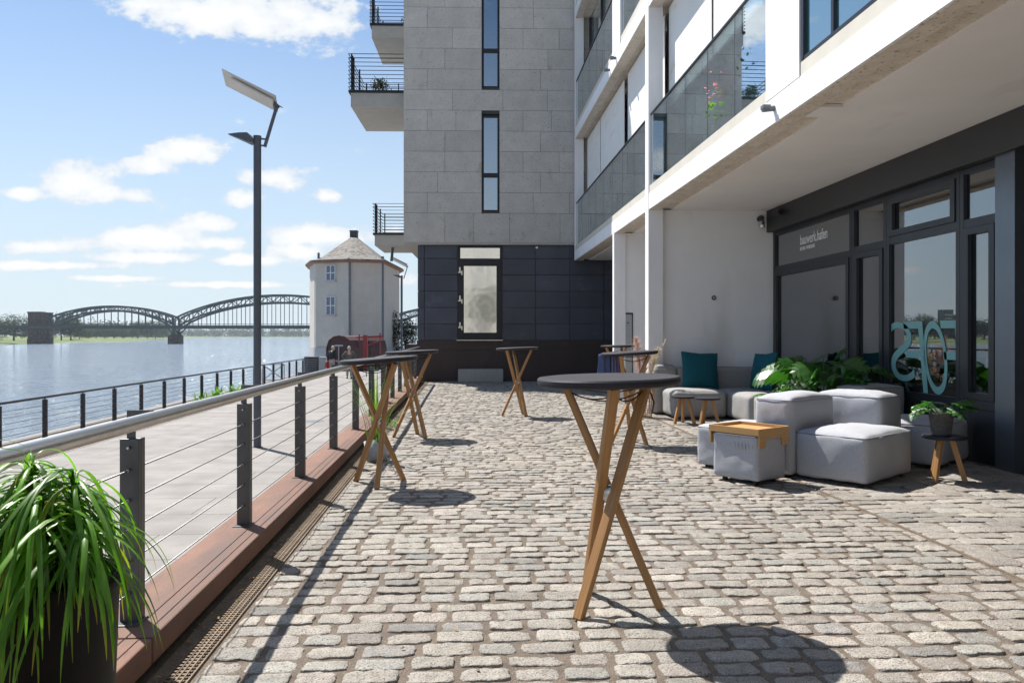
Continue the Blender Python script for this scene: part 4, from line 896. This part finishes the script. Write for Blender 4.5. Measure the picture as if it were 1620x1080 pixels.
# plant in wicker pot on the stool
t = thing('wicker_pot_plant', 'grey wicker pot with lobed green leaves on the round stool', 'plant', (4.25, 5.91, .406))
b = MB(); b.lathe([(.068, 0), (.074, .01), (.097, .19), (.10, .205), (.092, .205), (.088, .17)], 36)
for k in range(18):
    z = .012+k*.0108; r0 = .0745+.0235*(k/18)
    pts = [((r0+.0035*math.cos(i*math.pi+k*math.pi))*math.cos(2*math.pi*i/40), (r0+.0035*math.cos(i*math.pi+k*math.pi))*math.sin(2*math.pi*i/40), z) for i in range(41)]
    b.tube(pts, .0048, 5, tint=((1.9,)*3 if k % 2 else (.75,)*3))
b.build('wicker_pot', 'wicker', t)
b = MB(); g = random.Random(8)
for k in range(17):
    a = k*2.4+g.random(); e = g.uniform(.4, 1.0); l = g.uniform(.05, .12); p1 = Vector((math.cos(a)*.05, math.sin(a)*.05, .2)); p2 = p1+Vector((math.cos(a)*l*math.cos(e), math.sin(a)*l*math.cos(e), l*math.sin(e)))
    b.tube([p1*.6+Vector((0, 0, .06)), p1, p2], .003, 5); tt = g.uniform(.9, 1.7); split_leaf(b, p2, a, g.uniform(-.2, .8), g.uniform(.13, .19), 4, .3, (tt, tt, tt*.9), .9, wide=.9, roll=g.uniform(-.6, .6), m=0 if k % 3 else 1)
b.build('foliage', ['leaf', 'sage'], t, False)
# large split leaf plant
t = thing('monstera_plant', 'large glossy split leaf plant before the shop window behind the lounge', 'plant', (4.55, 8.45, 0))
b = MB(); b.lathe([(.16, 0), (.22, .36), (.205, .36), (.20, .32)], 28); b.build('pot', 'pot', t, True)
b = MB(); g = random.Random(21)
for k in range(46):
    a = k*2.39996+g.uniform(-.3, .3); e = g.uniform(.65, 1.35); l = g.uniform(.25, .70); p1 = Vector((math.cos(a)*.08, math.sin(a)*.08, .34)); d = Vector((math.cos(a)*math.cos(e), math.sin(a)*math.cos(e), math.sin(e)))
    p2 = p1+d*l; b.tube([p1, p1+d*l*.5+Vector((0, 0, .02)), p2], .005, 5, tint=(1.1, 1.3, .9)); tt = g.uniform(.8, 1.5); split_leaf(b, p2, a+g.uniform(-.9, .9), g.uniform(-.7, .9), g.uniform(.26, .42), 6, .3, (tt, tt*1.05, tt), .8, wide=1.1, roll=g.uniform(-.9, .9))
b.build('foliage', 'leaf', t)
t = thing('silver_plant', 'small silvery leaved plant in front of the large split leaf plant', 'plant', (4.12, 8.25, 0)); b = MB(); b.lathe([(.10, 0), (.14, .34), (.125, .34), (.12, .3)], 22); b.build('pot', 'gpot', t, True)
b = MB(); crown(b, (0, 0, .52), (.17, .15, .18), 36, 9, .055, 31); b.build('foliage', 'sage', t)
t = thing('leafy_plant', 'bright green leafy pot plant left of the large split leaf plant', 'plant', (4.22, 8.78, 0)); b = MB(); b.lathe([(.12, 0), (.16, .36), (.145, .36), (.14, .3)], 22); b.build('pot', 'gpot', t, True)
b = MB(); g = random.Random(33)
for k in range(34):
    a = k*2.4; e = g.uniform(.3, 1.3); l = g.uniform(.08, .3); p1 = Vector((math.cos(a)*.05, math.sin(a)*.05, .34)); p2 = p1+Vector((math.cos(a)*l*math.cos(e), math.sin(a)*l*math.cos(e), l*math.sin(e)))
    b.tube([p1, p2], .004, 5); tt = g.uniform(1., 1.8); split_leaf(b, p2, a, g.uniform(-.5, .6), g.uniform(.13, .22), 4, .3, (tt, tt, tt*.8), .9, wide=1., roll=g.uniform(-.8, .8))
b.build('foliage', 'leaf', t)
# rattan lantern basket with pampas
t = thing('rattan_basket', 'tall open rattan basket holding dried grasses beside the sofa', 'basket', (2.82, 10.72, 0))
b = MB()
def rb(z): return .10+.065*math.sin(math.pi*min(1, max(0, (z+.06)/.74)))
for k in range(22):
    a = 2*math.pi*k/22; b.tube([(rb(z)*math.cos(a+.15*math.sin(z*7)), rb(z)*math.sin(a+.15*math.sin(z*7)), z) for z in [i*.06 for i in range(11)]], .006, 5)
for i in range(11):
    z = .01+i*.059; q = .011 if i in (0, 10) else .006; b.tube([(rb(z)*math.cos(2*math.pi*k/28), rb(z)*math.sin(2*math.pi*k/28), z) for k in range(29)], q, 5)
b.build('weave', 'cane', t, True)
def plume(lab, name, base, tip, m, n, seed, w=.05, frac=.45):
    t = thing(name, lab, 'dried grass', base, 0, 'dried grasses in the rattan basket'); g = random.Random(seed); b = MB(); tip = Vector(tip)
    pt = lambda s: Vector((tip.x*s*s*.6+tip.x*s*.4, tip.y*s, tip.z*s))
    b.tube([pt(i/8) for i in range(9)], .003, 5); b.build('stem', 'wheat', t)
    b = MB()
    for k in range(n):
        s = 1-frac+frac*g.random(); q = pt(s); a = g.uniform(0, 6.3); ww = w*math.sin(math.pi*min(1, (s-1+frac)/frac*.86+.1))
        strap(b, q, a, .05+ww*1.5, g.uniform(.6, 1.4), g.uniform(.2, 1.2), .006, 3, (g.uniform(.8, 1.15),)*3)
    b.build('plume', m, t)
plume('tall rose pampas plume leaning left out of the rattan basket', 'pampas_grass', (2.80, 10.72, .03), (-.10, .05, 1.22), 'pampas', 420, 1, .075, .5)
plume('shorter rose pampas plume in the middle of the rattan basket', 'pampas_grass', (2.82, 10.72, .03), (.03, .03, 1.0), 'pampas', 380, 2, .075, .5)
plume('cream dried grass plume leaning right out of the rattan basket', 'pampas_grass', (2.84, 10.72, .03), (.22, .02, 1.06), 'wheat', 380, 3, .06, .45)
plume('thin dry stalk rising highest to the right of the basket', 'pampas_grass', (2.85, 10.72, .03), (.32, .0, 1.18), 'wheat', 60, 4, .015, .3)

# ------------------------------------------------------------------ plants at the railing
t = thing('ponytail_palm', 'big pot plant with long drooping strap leaves in the near left corner', 'plant', (-1.015, 1.72, 0))
b = MB(); b.lathe([(.125, 0), (.13, .01), (.155, .68), (.165, .69), (.165, .715), (.150, .715), (.146, .66), (.02, .655)], 48); b.build('pot', 'pot', t, True)
b = MB(); b.lathe([(.02, .665), (.145, .668), (.145, .62)][::-1], 24); b.build('potting_soil', 'soil', t)
stems = ((-.05, .02, .95), (.045, .03, .90), (.0, -.04, .86), (.09, -.02, .80), (-.09, .0, .84))
b = MB()
for x, y, z in stems: b.tube([(x*.5, y*.5, .64), (x*.8, y*.8, z-.1), (x, y, z)], [.03, .02, .014], 8)
b.build('stem', 'bark', t, True)
b = MB(); g = random.Random(17)
for x, y, z in stems:
    for k in range(92):
        tt = g.uniform(.75, 1.9); y_ = 1.0 if g.random() > .06 else 1.9
        az = g.uniform(0, 2*math.pi); e0 = g.uniform(.8, 1.52); bend = e0+g.uniform(1.35, 1.6)
        lg = 1.25 if math.sin(az) < -.3 else 1; far = .5 if math.cos(az) > .1 else 1                # fewer long blades on the railing's sunny side
        strap(b, (x, y, z+g.uniform(-.10, .03)), az, lg*g.uniform(.22, .60)*(1 if far == 1 else g.uniform(.42, .68)), e0, bend, g.uniform(.006, .0145), 12, (tt*1.05*y_, tt, tt*.8), side=g.uniform(-.6, .6), p=g.uniform(.22, .45), brown=g.choice((0, 0, .12, .3)))
for k in range(4):                                          # a few withered blades
    strap(b, (g.uniform(-.08, .1), g.uniform(-.06, 0), .82), g.uniform(-2.4, -.4), g.uniform(.4, .6), .5, 2.2, .008, 12, (3.2, 1.2, 1.4), p=.4)
b.build('leaves', 'strap', t, True)
t = tuft('potted_grass', 'tall thin grass in a pale grey pot under the table by the kerb', (-.92, 7.12, 0), 46, .85, .0045, 'strap', 'gpot', 44, (1.1, 1.55), (.3, 1.3), .135, .2)
b = MB(); g = random.Random(3)
for k in range(9): strap(b, (g.uniform(-.025, .025), g.uniform(-.025, .025), .18), g.uniform(0, 6.3), g.uniform(.7, .85), 1.55, .04, .011, 6, (1.5, 1.1, .9))
b.build('stalks', 'strap', t)
b = MB(); b.lathe([(.045, 0), (.05, .0), (.05, .16), (.04, .17)], 14); 
for x, y, lab in ((-.83, 9.9, 'thin weeds growing in the gutter behind the farther kerbside table'), (-1.05, 11.2, 'dry weeds at the far end of the kerb gutter')):
    t = thing('gutter_weed', lab, 'plant', (x-.2, y, -.01)); b = MB(); g = random.Random(int(y*7))
    for k in range(22): strap(b, (g.uniform(-.06, .06), g.uniform(-.2, .2), 0), g.uniform(0, 6.3), g.uniform(.06, .22), g.uniform(.6, 1.4), 1.2, .009, 5, (1.3, 1.2, 1))
    b.build('leaves', 'strap', t)

# ------------------------------------------------------------------ round old tower house
def lat(px, t): return (px-810)/1080*t
th = thing('round_tower_house', 'old rendered polygonal tower house with a conical tiled roof by the river', 'building', away(lat(560, 61), 61, ZP), -PSI)
plan = [(490, 60.2), (497, 57.4), (499.5, 57.15), (552, 56.2), (553.5, 56.2), (604, 56.8), (605.5, 57), (631, 64.0), (632, 65), (624, 68), (590, 70), (545, 70), (510, 67.5), (494, 63)]
pl = [(lat(px, t)-lat(560, 61), (t-61)*KY) for px, t in plan]; c0 = (sum(p[0] for p in pl)/len(pl), sum(p[1] for p in pl)/len(pl))
zt = 8.55
b = MB(); b.prism(pl, 1.35, zt); b.build('wall', 'render', th)
b = MB(); b.prism([(c0[0]+(x-c0[0])*1.012, c0[1]+(y-c0[1])*1.012) for x, y in pl], 0, 1.35); b.build('plinth', 'plinth', th)
b = MB(); vs = []; prof = ((1.10, zt-.10), (1.10, zt+.02), (.97, zt+.16), (.80, zt+.50), (.56, zt+1.22), (.30, zt+2.0), (.09, zt+2.62)); n = len(pl)
for s, z in prof: vs += [(c0[0]+(x-c0[0])*s, c0[1]+(y-c0[1])*s, z) for x, y in pl]
b.add(vs, [(i*n+j, i*n+(j+1) % n, (i+1)*n+(j+1) % n, (i+1)*n+j) for i in range(len(prof)-1) for j in range(n)]+[tuple((len(prof)-1)*n+j for j in range(n))])
b.build('roof', 'tiles', th)
b = MB(); vs = []
for s, z in ((1.0, zt-.22), (1.09, zt-.11), (1.0, zt-.02)): vs += [(c0[0]+(x-c0[0])*s, c0[1]+(y-c0[1])*s, z) for x, y in pl]
b.add(vs, [(i*n+j, i*n+(j+1) % n, (i+1)*n+(j+1) % n, (i+1)*n+j) for i in range(2) for j in range(n)]); b.build('eaves', 'eave', th)
b = MB(); b.prism([(c0[0]-.32, c0[1]-.32), (c0[0]+.32, c0[1]-.32), (c0[0]+.32, c0[1]+.32), (c0[0]-.32, c0[1]+.32)], zt+2.4, zt+3.2); b.box(c0[0]-.36, c0[1]-.36, zt+3.2, c0[0]+.36, c0[1]+.36, zt+3.27); b.build('chimney', 'cabd', th)
b = MB(); b.tube([(pl[1][0]+.3, pl[1][1]+.3, zt), (pl[1][0]+.3, pl[1][1]+.3, zt+.75)], .1, 8); b.build('vent_pipe', 'zinc', th)
def on_wall(px, zpx0, zpx1, wpx):
    t = 56.75; x0, x1 = lat(px-wpx/2, t)-lat(560, 61), lat(px+wpx/2, t)-lat(560, 61); return x0, x1, 1.3+(530-zpx1)*t/1080-ZP, 1.3+(530-zpx0)*t/1080-ZP
for zy0, zy1 in ((419.5, 444), (469, 498)):
    x0, x1, z0, z1 = on_wall(524, zy0, zy1, 17); y = -4.60; ang = math.atan2(pl[3][1]-pl[2][1], pl[3][0]-pl[2][0]); xm = (x0+x1)/2; hw = (x1-x0)/2
    ym = pl[2][1]+(pl[3][1]-pl[2][1])*(xm-pl[2][0])/(pl[3][0]-pl[2][0])-.03
    o = MB(); f = .05
    o.box(-hw, -.08, z0, -hw+f, .02, z1); o.box(hw-f, -.08, z0, hw, .02, z1); o.box(-.035, -.08, z0, .035, .02, z1)
    for a, c in ((z0, z0+f), ((z0+z1)/2-.03, (z0+z1)/2+.03), (z1-f, z1)): o.box(-hw+f, -.078, a, -.05, .02, c); o.box(.05, -.078, a, hw-f, .02, c)
    w_ = o.build('window', 'wframe', th); w_.location = (xm, ym, 0); w_.rotation_euler = (0, 0, ang)
    o = MB(); o.box(-hw+.02, -.03, z0+.02, hw-.02, -.02, z1-.02); o.build('pane', 'gold', w_); o = MB(); o.box(-hw-.08, -.16, z0-.1, hw+.08, .02, z0-.01); o.build('sill', 'plinth', w_)
for i, r in ((4, .085), (6, .13)):
    b = MB(); x, y = pl[i]; b.tube([(x, y-.12, .0), (x, y-.12, zt-.1 if i == 4 else zt+.35)], r, 10)
    if i == 4: b.tube([(x, y-.12, zt-.1), (x, y-.5, zt+.05)], r, 8)
    b.build('downpipe', 'zinc', th)
# dark ivy bush, corten box
t = thing('ivy_bush', 'dark leafy bush between the round tower and the stone building', 'bush', away(lat(641, 62), 62, ZP), 0)
b = MB(); b.tube([(0, 0, 0), (.1, 0, 2.)], [.15, .08], 7); b.build('stem', 'bark', t)
b = MB(); crown(b, (.2, 0, 2.0), (1.3, 1.1, 1.9), 150, 12, .16, 3); crown(b, (-.85, -.8, 2.3), (.35, .4, 2.6), 70, 10, .14, 4); b.build('foliage', 'ivy', t)
b = MB(); b.box(-.35, -1, 0, 1.2, 1, 1.95); o = b.build('steel_planter_wall', 'rustdark', loc=away(lat(655, 30), 31, ZP), bevel=.02); o.rotation_euler = (0, 0, -PSI); tag(o, 'rust brown box wall at the left foot of the stone building', 'wall')
# rusty tank and red frame
t = thing('steel_tank', 'large dark rust red steel tank with rounded top before the tower house', 'tank', away(lat(548, 46), 46, ZP), R(-20))
prof = [(-.85, 0), (.85, 0), (.92, .6), (.9, 1.5), (.72, 2.0), (.35, 2.25), (0, 2.32), (-.35, 2.25), (-.72, 2.0), (-.9, 1.5), (-.92, .6)]
b = MB(); b.prism(prof, -1.0, 1.8, 'y'); b.build('shell', 'tank', t, bevel=.05)
b = MB(); pts = [(x*1.0, -1.0, z*1.0) for x, z in prof]+[(prof[0][0], -1.0, 0)]; b.tube(pts, .06, 8); b.build('rim', 'tank', t)
b = MB(); b.box(-.3, -1.05, 1.6, .3, -1.0, 1.72); b.box(-.03, -1.06, .4, .03, -1.0, 1.6); b.build('handle', 'cab', t)
t = thing('steel_tank', 'second rust red tank half hidden behind the red frame', 'tank', away(lat(585, 48), 48, ZP), R(-35)); b = MB(); b.prism([(x*.8, z*.98) for x, z in prof], -.8, 1.0, 'y'); b.build('shell', 'tank', t, bevel=.05)
t = thing('red_frame', 'bright red steel frame standing beside the rust red tanks', 'frame', away(lat(578, 45.5), 45.5, ZP), -PSI)
b = MB(); b.box(-.14, -.1, 0, .14, .1, 2.35); b.build('mast', 'red', t)
for p_, q in (((-.7, .5, 2.2), (1.1, .5, 2.25)), ((.9, .5, .4), (.9, .5, 2.5)), ((-.5, .5, .6), (-.5, .5, 2.4)), ((.0, .1, 1.6), (.9, .5, 2.0)), ((-.7, .4, 2.2), (1.1, .9, 2.3))): b = MB(); b.bar(p_, q, .08, .08); b.build('beam', 'red', t)
t = thing('utility_cabinet', 'dark slatted cabinet at the end of the river fence', 'cabinet', away(lat(494, 41.5), 41.5, ZP), -PSI)
b = MB(); b.box(-.42, -.3, 0, .42, .3, 1.05); b.build('housing', 'cabd', t, bevel=.02); b = MB(); [b.box(-.36, -.32, .12+k*.14, .36, -.3, .2+k*.14) for k in range(6)]; b.build('louvre', 'zinc', t)
t = thing('utility_cabinet', 'pale grey cabinet beside the dark slatted one', 'cabinet', away(lat(511, 41), 41, ZP), -PSI)
b = MB(); b.box(-.2, -.2, 0, .2, .2, 1.05); b.build('housing', 'cab', t, bevel=.02); b = MB(); b.box(-.14, -.215, .1, .14, -.2, .95); b.build('door', 'cab', t)

# ------------------------------------------------------------------ people
def skinmesh(name, m, parent, pts, edges, rad, root=0):
    me = bpy.data.meshes.new(name); me.from_pydata(pts, edges, []); o = bpy.data.objects.new(name, me); COL.objects.link(o); o.parent = parent; me.materials.append(M[m])
    md = o.modifiers.new('skin', 'SKIN'); md.use_smooth_shade = True
    if not me.skin_vertices: return o
    for i, d in enumerate(me.skin_vertices[0].data):
        r = rad[i]; d.radius = r if isinstance(r, tuple) else (r, r); d.use_root = (i == root)
    s = o.modifiers.new('sub', 'SUBSURF'); s.levels = 2; s.render_levels = 2
    return o
def person(lab, loc, rz, arms, jk, stoop=0, bag=False, stride=.1):
    t = thing('person', lab, 'person', loc, rz); P = []; E = []; RR = []
    def v(p, r, link=None):
        P.append(tuple(p)); RR.append(r)
        if link is not None: E.append((link, len(P)-1))
        return len(P)-1
    s = stoop
    pel = v((0, 0, .95), (.15, .11)); wa = v((0, -.02*s, 1.10), (.14, .10), pel); ch = v((0, -.10*s, 1.32), (.17, .115), wa); nk = v((0, -.15*s, 1.48), .06, ch); hd = v((0, -.2*s, 1.57), (.075, .09), nk); ht = v((0, -.2*s, 1.68), (.07, .085), hd)
    for sd in (-1, 1):
        sh = v((sd*.19, -.11*s, 1.41), .062, ch); el, ha = arms[0 if sd < 0 else 1]
        e = v(el, .047, sh); w_ = v(ha, .033, e); d = (Vector(ha)-Vector(el)).normalized(); pm = v(Vector(ha)+d*.06, (.04, .018), w_)
        side = d.cross(Vector((0, 1, .1))).normalized()
        for k in range(4): v(Vector(ha)+d*(.13-.012*abs(k-1.3))+side*((k-1.5)*.02)+Vector((0, -.015, 0)), .009, pm)
        v(Vector(ha)+d*.06+side*.05*sd, .010, w_)
        hp = v((sd*.09, 0, .88), .10, pel); kn = v((sd*.1, -stride*sd*.6, .48), .065, hp); an = v((sd*.1, -stride*sd+.03, .09), .043, kn); v((sd*.11, -stride*sd-.13, .04), (.042, .03), an)
    skinmesh('body', 'skin', t, P, E, RR)
    # clothes: jacket over trunk and sleeves, trousers, shoes, hair
    JP = [(0, 0, .92), (0, -.02*s, 1.10), (0, -.10*s, 1.32), (0, -.14*s, 1.44)]; JE = [(0, 1), (1, 2), (2, 3)]; JR = [(.185, .14), (.172, .13), (.195, .14), .08]
    for sd in (0, 1):
        x = -.2 if sd == 0 else .2; el, ha = arms[sd]; b0 = len(JP); JP += [(x, -.11*s, 1.41), el, tuple(Vector(ha)*.96+Vector(el)*.04)]; JE += [(2, b0), (b0, b0+1), (b0+1, b0+2)]; JR += [.082, .066, .052]
    skinmesh('jacket', jk, t, JP, JE, JR)
    TP = [(0, 0, .98)]; TE = []; TR = [(.165, .125)]
    for sd in (-1, 1):
        b0 = len(TP); TP += [(sd*.09, 0, .86), (sd*.1, -stride*sd*.6, .48), (sd*.1, -stride*sd+.03, .11)]; TE += [(0, b0), (b0, b0+1), (b0+1, b0+2)]; TR += [.115, .082, .066]
    skinmesh('trousers', 'jeans', t, TP, TE, TR)
    for sd in (-1, 1):
        b = MB(); softbox(b, .10, .27, .09, .04, .01, 6, (sd*.11, -stride*sd-.06, 0), .0); b.build('shoe', 'shoe', t, True)
    b = MB(); b.lathe([(.04, .13), (.086, .06), (.094, 0), (.088, -.05)][::-1], 16, (0, -.2*s+.012, 1.63)); b.build('hair', 'hair', t, True)
    f = MB(); hx, hy, hz = 0, -.2*s-.085, 1.60
    f.tube([(0, hy, hz+.01), (0, hy-.028, hz-.015)], [.01, .014], 6); f.build('nose', 'skin', t, True)
    f = MB(); f.tube([(-.03, hy, hz+.02), (-.03, hy-.008, hz+.02)], .009, 6); f.tube([(.03, hy, hz+.02), (.03, hy-.008, hz+.02)], .009, 6); f.tube([(-.022, hy-.004, hz-.045), (.022, hy-.004, hz-.045)], .005, 5); f.build('eyes_and_mouth', 'shoe', t)
    if bag: 
        b = MB(); softbox(b, .12, .30, .34, .04, .01, 6, (.30, .02, .52), .004); b.tube([(.3, -.06, .84), (.27, 0, .93), (.3, .08, .84)], .012, 6); o = b.build('shoulder_bag', 'bag', None, True)
        o.matrix_world = Matrix.Translation(loc) @ Matrix.Rotation(rz, 4, 'Z'); tag(o, 'red bag carried by the person in the dark jacket', 'bag')
    return t
person('person with light hair in a dark jacket and pale trousers by the tank', away(lat(525, 38.5), 38.5, ZP), R(150), [((-.27, .0, 1.14), (-.24, -.12, .93)), ((.27, .02, 1.14), (.28, -.04, .90))], 'cloth1', .6, True)
person('grey haired person in an olive jacket facing the terrace with elbows out', away(lat(552.5, 37), 37, ZP), R(8), [((-.36, .02, 1.20), (-.22, -.16, 1.02)), ((.36, .02, 1.20), (.22, -.16, 1.02))], 'cloth2', .7)

# ------------------------------------------------------------------ arch bridge
bg = thing('arch_bridge', 'dark steel arch railway bridge with stone piers crossing the river', 'bridge', away(0, 520, ZW), -PSI)
S = 520/1080; bx = lambda px: (px-810)*S; bz = lambda py: 1.3+(530-py)*S-ZW
b = MB()
for y in (-5, 5): b.box(bx(-420), y-.4, bz(520), bx(760), y+.4, bz(514.6))
b.box(bx(-420), -4.6, bz(518), bx(760), 4.6, bz(516)); b.build('deck', 'iron', bg)
b = MB()
for y in (-5.2, 5.2):
    b.box(bx(-420), y-.05, bz(512.6), bx(760), y+.05, bz(512.2))
    for k in range(230): x = bx(-420)+k*2.47; b.box(x-.05, y-.05, bz(515.2), x+.05, y+.05, bz(512.4))
b.build('railing', 'iron', bg)
def arch(x0, x1, ztop, zend, zlow, nlat, y):
    b = MB(); up = []; lo = []; n = nlat*2
    for i in range(n+1):
        u = i/n; s = 4*u*(1-u); x = bx(x0)+(bx(x1)-bx(x0))*u
        up.append(Vector((x, y, bz(zend)+(bz(ztop)-bz(zend))*(s**.93))))
        lo.append(Vector((x, y, bz(520)+(bz(zlow)-bz(520))*(s**.80))))
    for a in (up, lo):
        for i in range(n): b.bar(a[i], a[i+1], 1.0, 1.3)
    for i in range(n+1):
        b.bar(lo[i], up[i], .55, .6)
        if i < n: b.bar(lo[i] if i % 2 else up[i], up[i+1] if i % 2 else lo[i+1], .5, .55)
        if 0 < i < n and lo[i].z > bz(514): b.bar((lo[i].x, y, bz(516)), lo[i], .42, .42)
    return b, up
for nm, args in (('arch', (84, 279, 484.8, 503, 491.7, 9)), ('arch', (282, 612, 467.3, 503, 479.0, 12)), ('arch', (616, 812, 484.8, 503, 491.7, 9))):
    e = None
    for y in (-5, 5):
        b, up = arch(*args, y)
        if y > 0:
            for i in range(1, len(up)-1): b.bar((up[i].x, -4.7, up[i].z), (up[i].x, 4.7, up[i].z), .35, .35)
        if e is None: e = b.build(nm, 'iron', bg)
        else: b.build('far_rib', 'iron', e)
b = MB(); b.box(bx(46), -2.6, -2, bx(80), 4, bz(535)); b.box(bx(46.8), -2.3, bz(535), bx(79.4), 3.6, bz(495.5)); b.box(bx(46), -2.6, bz(495.5), bx(68), 4, bz(493)); b.box(bx(68.5), -2.6, bz(495.5), bx(80), 4, bz(494.2)); b.box(bx(71), -2.5, bz(532), bx(77), -2.28, bz(521))
b.build('tower_pier', 'pierst', bg)
b = MB(); b.box(bx(269), -4, -2, bx(286), 5, bz(531)); b.prism([(bx(270), bz(531)), (bx(285), bz(531)), (bx(282), bz(528)), (bx(274), bz(528))], -3.5, 4.5, 'y'); b.build('river_pier', 'pierst', bg)
b = MB()
for y in (-5, 5):
    b.bar((bx(279), y, bz(529)), (bx(268), y, bz(516)), .9, .9); b.bar((bx(279), y, bz(529)), (bx(294), y, bz(516)), .9, .9); b.bar((bx(279), y, bz(529)), (bx(279), y, bz(503)), 1.3, 1.3)
b.build('bearing_frame', 'iron', bg)
b = MB(); b.box(bx(604), -9, -2, bx(624), 9, bz(528)); b.build('river_pier', 'pierst', bg)
for y in (-5, 5):                                           # approach truss left of the tower pier
    b = MB()
    for i in range(16):
        xa, xb = bx(46)-i*7, bx(46)-(i+1)*7; za, zb_ = bz(519.5)-5.6*max(0, 1-i/9)**1.6-.6, bz(519.5)-5.6*max(0, 1-(i+1)/9)**1.6-.6
        b.bar((xa, y, za), (xb, y, zb_), .6, .7); b.bar((xb, y, zb_), (xb, y, bz(518)), .35, .35); b.bar((xa, y, za), (xb, y, bz(518)), .3, .3)
    b.build('approach_truss', 'iron', bg)
# trees beyond the river
tl = [(22, 600, 496.5, 17), (-4, 640, 504, 12), (47, 640, 507, 9), (72, 660, 503, 13), (97, 680, 494.5, 15), (112, 690, 497, 15), (126, 760, 510, 9), (140, 860, 517, 9), (152, 880, 515, 10), (166, 880, 516.5, 10), (180, 900, 514, 10), (195, 920, 513.5, 11), (209, 940, 516, 9),
      (219, 990, 505.5, 11), (233, 1000, 506, 12), (246, 1040, 510, 11), (258, 1080, 514, 9), (-22, 620, 492, 16), (-42, 660, 503, 14), (-78, 640, 504, 15), (-104, 640, 502, 16), (-132, 620, 500, 17), (-165, 640, 504, 14), (-200, 620, 503, 16), (-240, 620, 500, 16)]
where = ['left of the stone bridge tower', 'at the frame edge left of the bridge tower', 'low and close to the bridge tower on its left', 'behind the stone bridge tower', 'tall, right of the stone bridge tower', 'broad, second right of the stone bridge tower', 'low, right of the broad pair by the bridge tower']
protos = []
for i, (px, t_, ty, r) in enumerate(tl):
    zt_ = 1.3+(530-ty)*t_/1080; z0 = ZW+1.5; h = zt_-z0
    lab = ('tree on the far bank '+where[i]) if i < len(where) else f'small tree under the left bridge arch, {["first","second","third","fourth","fifth","sixth","seventh","eighth","ninth","tenth"][i-7]} of the row' if i < 17 else 'tree of the far bank beyond the left frame edge'
    if len(protos) < 4:
        o = tree('riverbank_tree', lab, away(lat(px, t_), t_, z0), 20, (9, 9, 9.6), 40+i, 300, 12, .8, 'trees on the far river bank'); protos.append(o)
    else: o = dup(protos[i % 4], away(lat(px, t_), t_, z0), i*1.3, lab)
    o.scale = (r/10, r/10, h/20)
wd = MB(); g = random.Random(77)
for k in range(560):
    px = g.uniform(262, 700) if k < 380 else g.uniform(120, 270); t_ = g.uniform(2300, 2600) if k < 380 else g.uniform(1250, 1600); hh = g.uniform(17, 32) if px > 275 else g.uniform(20, 32)
    crown(wd, away(lat(px, t_), t_, ZW+1.5+hh*.5), (g.uniform(9, 16), 9, hh*.55), 9, 7, 4.2, k, .3, -1)
tag(wd.build('distant_wood', 'tree'), 'hazy belt of woods on the far river bend', 'wood', kind='stuff')
t = thing('far_tower_block', 'grey tower block beyond the far bank trees outside the left edge', 'building', away(lat(-64, 760), 760, ZW+1)); b = MB(); b.box(-6, -6, 0, 6, 6, 36); b.box(-14, -6, 0, -6, 6, 30); b.build('wall', 'tarp', t)
for k in range(6):
    b = MB(); b.box(-5, -6.2, 6+k*4.6, 5, -6.05, 8+k*4.6); b.build('window_band', 'gsky', t)
# sunlit street behind the photographer, seen in the glass door
t = thing('cream_apartment_block', 'cream rendered apartment block standing behind the terrace, seen in the glass door', 'building', (2, -26, 0)); b = MB(); b.box(-13, -9, -1, 16, 0, 13); b.build('wall', 'cream', t)
for r_ in range(4):
    for c_ in range(8):
        b = MB(); x = -11.5+c_*3.4; b.box(x, -.02, .6+r_*3.1, x+1.2, .05, 2.4+r_*3.1); o = b.build('window', 'wframe', t); b = MB(); b.box(x+.08, .052, .68+r_*3.1, x+1.12, .06, 2.32+r_*3.1); b.build('pane', 'gsky', o)
tree('street_tree', 'young street tree behind the terrace, seen in the glass door', (-1.2, -17, 0), 5.5, (1.8, 1.8, 1.9), 8, 90, 14, .22)

# ------------------------------------------------------------------ air
def haze():
    m, nt = nodes('haze_air'); out = N(nt, 'ShaderNodeOutputMaterial'); v = N(nt, 'ShaderNodeVolumePrincipled'); v.inputs['Color'].default_value = (.80, .90, 1, 1); v.inputs['Density'].default_value = HAZE; v.inputs['Anisotropy'].default_value = .3
    L(nt, v.outputs[0], out.inputs['Volume']); M['haze'] = m
    b = MB(); b.box(-3500, -300, -8, 3500, 9000, 45); o = b.build('haze', 'haze'); tag(o, 'thin blue summer haze over the river', 'haze', kind='stuff')
HAZE = .00008
if HAZE: haze()
